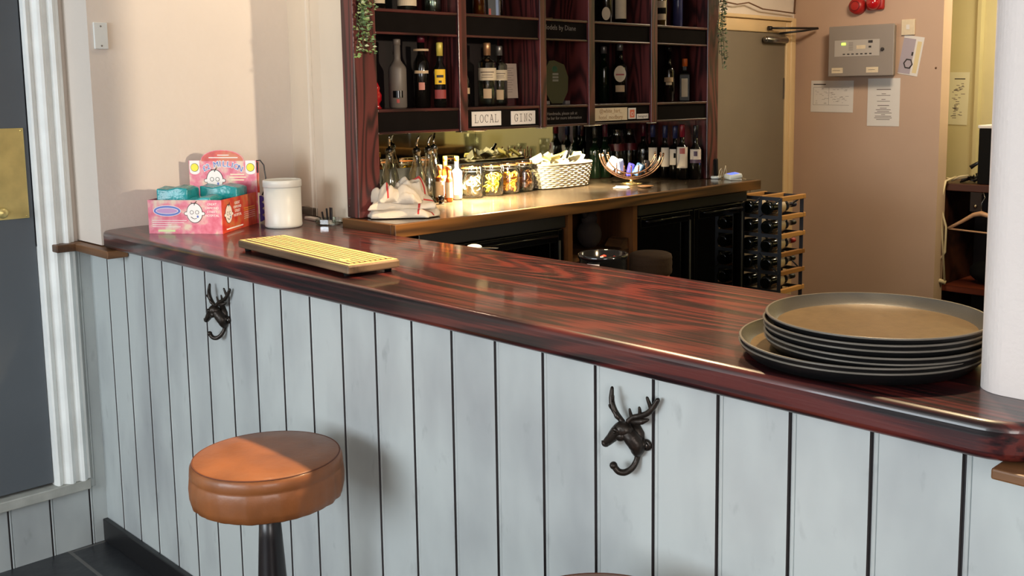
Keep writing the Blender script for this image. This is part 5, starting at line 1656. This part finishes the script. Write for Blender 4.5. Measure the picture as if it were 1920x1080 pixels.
    q.ball(V(-0.0195, -0.0565, 0.034), 0.0072, m_iron, sub=2)
    q.build('hook', t)
hook((-1.105, 1.329, 0.930), 'dark cast stag head coat hook on the boarding, the nearer of the pair')
hook((-2.560, 1.329, 0.930), 'dark cast stag head coat hook on the boarding above the tan stool')

# ------------------------------------------------------------------ far door
m_frame = mat('cream_gloss_frame', (222, 192, 146), 0.4, var=0.05)
q = MB()
q.box(-3.265, -3.235, 5.262, 5.345, 0, 1.905, m_frame, 0.006)
q.box(-3.264, -3.225, 5.300, 5.352, 0, 1.925, m_frame, 0.006)
q.box(-3.265, -3.235, 4.20, 5.2615, 1.835, 1.905, m_frame, 0.006)
q.box(-3.265, -3.218, 4.20, 5.2995, 1.9055, 1.925, m_frame, 0.004)
q.box(-3.265, -3.235, 4.20, 4.28, 0, 1.8345, m_frame, 0.006)
struct(q.build('door_2_frame'))
d2 = struct(MB().box(-3.266, -3.243, 4.282, 5.260, 0.006, 1.833, mat('taupe_door', (122, 110, 94), 0.5, var=0.04), 0.003).build('door_2'))
q = MB().tube([(-3.22, 5.02, 1.795), (-3.22, 5.235, 1.795)], 0.018, m_steel, 16)
q.ball((-3.22, 5.02, 1.795), 0.018, m_steel, sub=2)
q.box(-3.243, -3.225, 5.03, 5.23, 1.78, 1.81, m_steel)
q.build('door_closer', d2)
q = MB().box(-3.243, -3.238, 5.246, 5.254, 1.46, 1.58, m_steel)
q.build('hinge', d2)
t = thing('closer_arm', 'black metal door closer arm over the taupe door', 'closer arm', (-3.2, 5.2, 1.85))
bw(MB().tube([(-3.225, 5.05, 1.858), (-3.215, 5.07, 1.858)], 0.012, m_capblk, 10), 'bracket', t)
bw(MB().tube([(-3.218, 5.06, 1.858), (-3.09, 5.360, 1.862)], 0.006, m_capblk, 8), 'arm', t)
bw(MB().tube([(-3.20, 5.13, 1.830), (-3.12, 5.25, 1.845), (-3.09, 5.360, 1.860)], 0.006, m_capblk, 8), 'arm', t)
s = MB().tube([(-3.232, 4.60, 1.985), (-3.23, 4.75, 1.975), (-3.23, 4.86, 1.99), (-3.23, 5.0, 1.962), (-3.23, 5.2, 1.957), (-3.23, 5.34, 1.953)], 0.004, mat('dusty_cable', (110, 78, 56), 0.7), 6)
s.tube([(-3.262, 5.385, 1.96), (-3.255, 5.388, 2.1), (-3.255, 5.388, 2.4)], 0.004, mat('dusty_cable', (110, 78, 56)), 6)
tag(s.build('loose_cable'), 'thin brown cable running above the far door frame', 'cable')

# ------------------------------------------------------------------ fire panel and notices
YW = 5.3955
fp = thing('fire_alarm_panel', 'grey fire alarm control box with a keypad strip and green light on the far wall', 'alarm panel', (-2.797, YW, 1.723))
m_fp = mat('panel_grey', (150, 140, 132), 0.5)
bw(MB().box(-2.985, -2.628, YW - 0.075, YW - 0.001, 1.588, 1.858, m_fp, 0.004), 'box', fp)
bw(MB().box(-2.990, -2.600, YW - 0.088, YW - 0.0755, 1.584, 1.862, m_fp, 0.004), 'door', fp)
q = MB().box(-2.952, -2.682, YW - 0.0895, YW - 0.0882, 1.693, 1.783, mat('keypad_grey', (186, 178, 170), 0.5), 0.0005)
for k in range(7):
    q.box(-2.900 + k * 0.0265, -2.886 + k * 0.0265, YW - 0.0905, YW - 0.0895, 1.703, 1.709, m_ink)
q.box(-2.748, -2.722, YW - 0.0905, YW - 0.0895, 1.764, 1.778, m_ink)
q.box(-2.745, -2.730, YW - 0.0905, YW - 0.0895, 1.738, 1.748, m_ink)
q.box(-2.818, -2.764, YW - 0.0902, YW - 0.0895, 1.733, 1.753, m_cream)
for i in range(6):
    q.box(-2.865, -2.838, YW - 0.0900, YW - 0.0895, 1.768 - i * 0.008, 1.7695 - i * 0.008, m_ink)
bw(q, 'keypad', fp)
bw(MB().box(-2.908, -2.884, YW - 0.0915, YW - 0.0896, 1.757, 1.768, mat('green_light', (170, 240, 60), 0.4, emis=5)), 'status_light', fp)
bw(MB().lathe([(0.010, 0), (0.010, 0.006), (0.006, 0.014)], m_ink, 12, M=Matrix.Translation((-2.664, YW - 0.0885, 1.727)) @ Matrix.Rotation(PI / 2, 4, 'X')), 'key', fp)
q = MB()
q.box(-2.967, -2.898, YW - 0.0890, YW - 0.0882, 1.602, 1.632, m_cream)
q.box(-2.962, -2.915, YW - 0.0893, YW - 0.0890, 1.616, 1.618, m_ink)
q.box(-2.757, -2.686, YW - 0.0890, YW - 0.0882, 1.602, 1.632, m_cream)
q.box(-2.745, -2.705, YW - 0.0893, YW - 0.0890, 1.616, 1.618, m_ink)
bw(q, 'sticker', fp)
t = thing('alarm_sounder', 'round red alarm sounder high on the far wall', 'alarm', (-2.855, YW, 1.972), 0)
MB().lathe([(0.046, 0), (0.046, 0.02), (0.040, 0.045), (0.022, 0.052), (0.0001, 0.052)], mat('alarm_red', (176, 36, 34), 0.4), 32, M=Matrix.Rotation(PI / 2, 4, 'X')).build('sounder_body', t)
MB().tube([(0.026 * math.cos(2 * PI * k / 20), -0.0505, 0.026 * math.sin(2 * PI * k / 20)) for k in range(20)], 0.0025, mat('alarm_dark_red', (110, 18, 22), 0.5), 6, closed=True).build('grille_ring', t)
t = thing('alarm_beacon', 'red alarm beacon with a shiny lens beside the round sounder', 'alarm', (-2.750, YW, 1.985), 0)
MB().box(-0.050, 0.052, -0.030, 0, -0.040, 0.045, mat('alarm_red', (176, 36, 34)), 0.012).build('base', t)
MB().lathe([(0.040, 0.030), (0.040, 0.045), (0.030, 0.066), (0.0001, 0.072)], mat('red_lens', (190, 20, 30), 0.08, coat=1.0), 28, M=Matrix.Rotation(PI / 2, 4, 'X')).build('lens', t)
t = thing('fused_spur', 'cream square fused switch on the wall right of the alarm panel', 'switch', (-2.558, YW, 1.842))
MB().box(-0.040, 0.036, -0.012, 0, -0.042, 0.042, m_cream, 0.003).build('plate', t)
MB().box(-0.012, 0.008, -0.0135, -0.012, -0.012, 0.014, m_paper, 0.0005).build('rocker', t)
def notice(name, lab, x0, x1, z0, z1, y=YW, tilt=0.0, rows=(), pm=m_paper):
    cx_, cz = (x0 + x1) / 2, (z0 + z1) / 2
    s = MB().box(x0 - cx_, x1 - cx_, -0.0012, 0, z0 - cz, z1 - cz, pm)
    for (a, b_, z, h, m_) in rows:
        s.box(a, b_, -0.0015, -0.0012, z, z + h, m_)
    o = s.build(name, loc=(cx_, y - 0.0004, cz))
    o.rotation_euler = (0, tilt, 0)
    return tag(o, lab, 'notice', 'paper notices by the alarm panel')
gi = mat('grey_print', (128, 116, 112), 0.8)
rng = random.Random(3)
rows = [(-0.12, -0.04, 0.066, 0.006, m_ink), (-0.12, 0.11, 0.052, 0.0015, gi), (-0.12, -0.1185, -0.05, 0.10, gi), (-0.02, -0.0185, -0.05, 0.10, gi), (-0.12, 0.11, -0.05, 0.0015, gi)]
for k in range(46):
    a, z = rng.uniform(-0.11, 0.09), rng.uniform(-0.045, 0.045)
    rows.append((a, a + rng.uniform(0.004, 0.02), z, 0.0016, gi))
notice('wall_notice', 'landscape sheet with a small plan drawing pinned below the left side of the alarm panel', -3.146, -2.876, 1.381, 1.562, tilt=0.01, rows=rows)
rows = [(-0.042, 0.042, 0.068, 0.005, gi), (-0.012, 0.014, 0.045, 0.0035, gi), (-0.042, 0.040, 0.036, 0.003, gi), (-0.012, 0.012, 0.014, 0.0035, gi), (-0.038, 0.038, 0.004, 0.003, gi), (-0.034, 0.034, -0.020, 0.0045, gi)]
rows += [(-w_, w_, -0.034 - 0.009 * i, 0.0035, gi) for i, w_ in enumerate((0.02, 0.044, 0.036, 0.05, 0.012, 0.048, 0.052, 0.04))]
notice('wall_notice', 'portrait sheet of centred grey text pinned below the right side of the alarm panel', -2.788, -2.598, 1.306, 1.570, rows=rows)
s = MB().box(-0.055, 0.060, -0.0012, 0, -0.105, 0.105, m_paper)
s.box(-0.055, 0.015, -0.0015, -0.0012, -0.10, 0.09, mat('lilac_grey_print', (176, 164, 172), 0.7))
s.tube([(-0.005 + 0.024 * math.cos(2 * PI * k / 6), -0.002, -0.045 + 0.026 * math.sin(2 * PI * k / 6)) for k in range(6)], 0.004, m_ink, 4, closed=True)
s.box(0.004, 0.014, -0.002, -0.0012, 0.0, 0.02, m_ink)
s.box(0.026, 0.050, -0.0015, -0.0012, -0.09, 0.08, mat('buff_print', (226, 206, 158), 0.7))
o = s.build('wall_notice', loc=(-2.545, YW - 0.0005, 1.690))
o.rotation_euler = (0, 0.17, 0)
tag(o, 'tilted leaflet with a hexagon drawing tucked beside the right edge of the alarm panel', 'notice', 'paper notices by the alarm panel')
rows = [(-0.03, 0.035, 0.115, 0.006, m_ink)]
for k in range(40):
    a, z = rng.uniform(-0.042, 0.02), rng.uniform(-0.12, 0.09)
    rows.append((a, a + rng.uniform(0.008, 0.026), z, 0.004, gi))
notice('wall_notice', 'narrow printed sheet taped on the yellow wall of the alcove', -2.672, -2.552, 1.290, 1.606, y=6.199, tilt=0.02, rows=rows, pm=mat('yellowed_paper', (222, 216, 190), 0.8))
q = MB().lathe([(0.006, 0), (0, 0.001)], mat('wall_stain', (120, 90, 66)), 10, M=Matrix.Translation((-2.402, YW, 1.62)) @ Matrix.Rotation(PI / 2, 4, 'X'))
tag(q.build('wall_plug'), 'small brown filled hole on the far wall near its edge', 'wall plug')

# ------------------------------------------------------------------ alcove cabinet
ac = thing('alcove_cabinet', 'dark wooden open cabinet in the yellow alcove', 'cabinet', (-2.0, 5.75, 0))
m_dw = wood('dark_cabinet_wood', (40, 20, 14), (78, 42, 28), 'X', scale=5, rings=8, rough=0.45)
m_ins = mat('cabinet_inside', (34, 22, 18), 0.8)
bw(MB().box(-2.425, -1.50, 5.52, 5.98, 0.955, 0.995, m_dw, 0.004), 'top', ac)
bw(MB().box(-2.415, -2.385, 5.53, 5.97, 0, 0.9545, m_dw), 'side', ac)
bw(MB().box(-1.55, -1.52, 5.53, 5.97, 0, 0.9545, m_dw), 'side', ac)
bw(MB().box(-2.384, -1.551, 5.95, 5.97, 0, 0.9545, m_ins), 'back', ac)
bw(MB().box(-2.384, -1.551, 5.53, 5.949, 0.395, 0.425, wood('cabinet_shelf', (80, 34, 22), (140, 66, 42), 'X', scale=5, rings=8)), 'shelf', ac)
bw(MB().lathe([(0.010, 0), (0.010, 0.008), (0, 0.014)], m_chrome, 12, M=Matrix.Translation((-2.21, 5.52, 0.88)) @ Matrix.Rotation(PI / 2, 4, 'X')).box(-2.24, -2.18, 5.52, 5.53, 0.85, 0.9545, m_ins), 'lock', ac)
t = thing('coat_hanger', 'pale wooden coat hanger hooked on the front of the dark cabinet', 'hanger', (-2.17, 5.50, 0.80))
m_hang = wood('hanger_wood', (196, 150, 112), (226, 184, 146), 'X', scale=8, rings=4)
MB().tube([(-0.175, 0, -0.050), (-0.10, 0, -0.005), (-0.04, 0, 0.035), (0, 0, 0.045), (0.04, 0, 0.035), (0.10, 0, -0.005), (0.175, 0, -0.050)], [0.008, 0.010, 0.012, 0.014, 0.012, 0.010, 0.008], m_hang, 10).build('shoulders', t)
MB().tube([(-0.170, 0, -0.052), (0.170, 0, -0.062)], 0.005, m_hang, 8).build('bar', t)
MB().tube([(0, 0, 0.055), (0, 0.0, 0.10), (0.012, 0.01, 0.13), (0.0, 0.02, 0.155), (-0.012, 0.018, 0.145)], 0.002, m_steel, 8).build('hook', t)
m_rope = mat('cream_rope', (206, 188, 150), 0.7)
s = MB()
R0 = Vector((-2.395, 5.49, 0.0))
def rp(l, r=0.006):
    s.tube([R0 + Vector((a, b_, c)) for a, b_, c in l], r, m_rope, 8)
rp([(0.02, 0.05, 1.0), (0.01, 0.02, 1.02), (0.01, -0.008, 0.985), (0.005, -0.01, 0.90), (0.02, -0.01, 0.84), (0.045, -0.01, 0.76), (0.045, -0.01, 0.62), (0.02, -0.01, 0.575), (-0.005, -0.01, 0.60), (-0.008, -0.01, 0.68), (0.005, -0.01, 0.80), (0.015, -0.012, 0.93), (0.03, 0.0, 1.01), (0.06, 0.06, 1.03)])
rp([(0.02, -0.002, 1.01), (0.012, -0.016, 0.93), (0.0, -0.016, 0.80), (-0.012, -0.014, 0.45)])
rp([(0.03, -0.002, 1.01), (0.018, -0.018, 0.92), (0.02, -0.016, 0.80), (0.05, -0.014, 0.46)])
rp([(0.04, 0.05, 1.01), (0.09, 0.04, 1.035), (0.125, 0.06, 1.04), (0.11, 0.09, 1.03), (0.05, 0.06, 1.015), (0.01, 0.05, 1.02)])
rp([(-0.02, -0.014, 0.44), (0.0, -0.03, 0.455), (0.03, -0.02, 0.46), (0.055, -0.01, 0.45)], 0.012)
tag(s.build('rope_hank'), 'hank of cream cord hanging down the front of the dark cabinet', 'cord')
s = MB()
for k in range(15):
    a = k * 0.7
    s.tube([(-2.30 + 0.03 * math.cos(a + j * 0.8) + 0.013 * k, 5.62 + 0.03 * math.sin(a * 2 + j), 0.999 + 0.005 * k + 0.012 * math.sin(j * 1.3 + a) + 0.010) for j in range(9)], 0.004, m_capblk, 6)
s.tube([(-2.28, 5.60, 1.08), (-2.24, 5.62, 1.11), (-2.20, 5.62, 1.06)], 0.012, m_capblk, 8)
tag(s.build('tangled_cables'), 'tangle of black cables on top of the dark cabinet', 'cables')
t = thing('till_printer', 'white topped black machine standing on the dark cabinet beside the pillar', 'machine', (-2.150, 5.72, 0.9955))
MB().box(-0.075, 0.30, -0.16, 0.16, 0, 0.30, m_blackmat, 0.005).build('case', t)
MB().box(-0.080, 0.305, -0.165, 0.165, 0.3005, 0.318, m_paper, 0.004).build('lid', t)
s = MB().ball((0, 0, 0), 0.09, m_blackmat, 1.3, 0.9, 0.75, 3)
tag(s.build('dark_bundle', loc=(-2.19, 5.72, 0.494)), 'dark folded bundle on the lower shelf of the cabinet', 'bundle')

# ------------------------------------------------------------------ service side seen in the mirror
sc1 = thing('service_counter', 'dark service counter with a brown top facing the mirror', 'counter', (0.6, 5.1, 0))
bw(MB().box(-0.18, 1.8, 4.75, 5.39, 1.05, 1.10, m_edge_x, 0.003), 'worktop', sc1)
bw(MB().box(-0.16, 1.78, 4.80, 5.385, 0, 1.0495, m_blackmat), 'body', sc1)
sc2 = thing('glass_washer_table', 'lower dark table with glassware facing the mirror', 'table', (-0.8, 5.15, 0))
bw(MB().box(-1.42, -0.20, 4.95, 5.39, 0.93, 0.97, m_brownwood, 0.003), 'table_top', sc2)
bw(MB().box(-1.40, -0.22, 5.0, 5.385, 0, 0.9295, m_blackmat), 'body', sc2)
for i, (x, r, h) in enumerate(((-0.42, 0.07, 0.24), (-0.85, 0.035, 0.16), (-0.95, 0.035, 0.18), (-1.05, 0.035, 0.16), (-1.18, 0.04, 0.22))):
    t = thing('glass_jug' if i == 0 else 'drinking_glass', 'glass vessel on the low table facing the mirror, number %s along' % ['one', 'two', 'three', 'four', 'five'][i], 'glass', (x, 5.12, 0.9705))
    MB().lathe([(r * .8, 0), (r, h), (r * .95, h), (r * .75, 0.008)], m_clear, 20, capt=False).build('body', t)
tag(MB().box(0.0, 0.6, 4.85, 5.2, 1.101, 1.32, m_steel, 0.01).build('toaster'), 'steel grill standing on the service counter', 'grill')

# ------------------------------------------------------------------ light fittings of the room (above the picture)
for lx in (-2.75, -1.85, -0.95):
    t = thing('ceiling_downlight', 'round ceiling downlight over the serving space, ' + {-2.75: 'nearest the left wall', -1.85: 'the middle one', -0.95: 'nearest the dividing wall'}[lx], 'light', (lx, 1.93, CZ - 0.001), group='ceiling downlights')
    MB().lathe([(0.030, -0.03), (0.045, -0.03), (0.045, 0)], m_steel, 24, capb=False).build('rim', t)
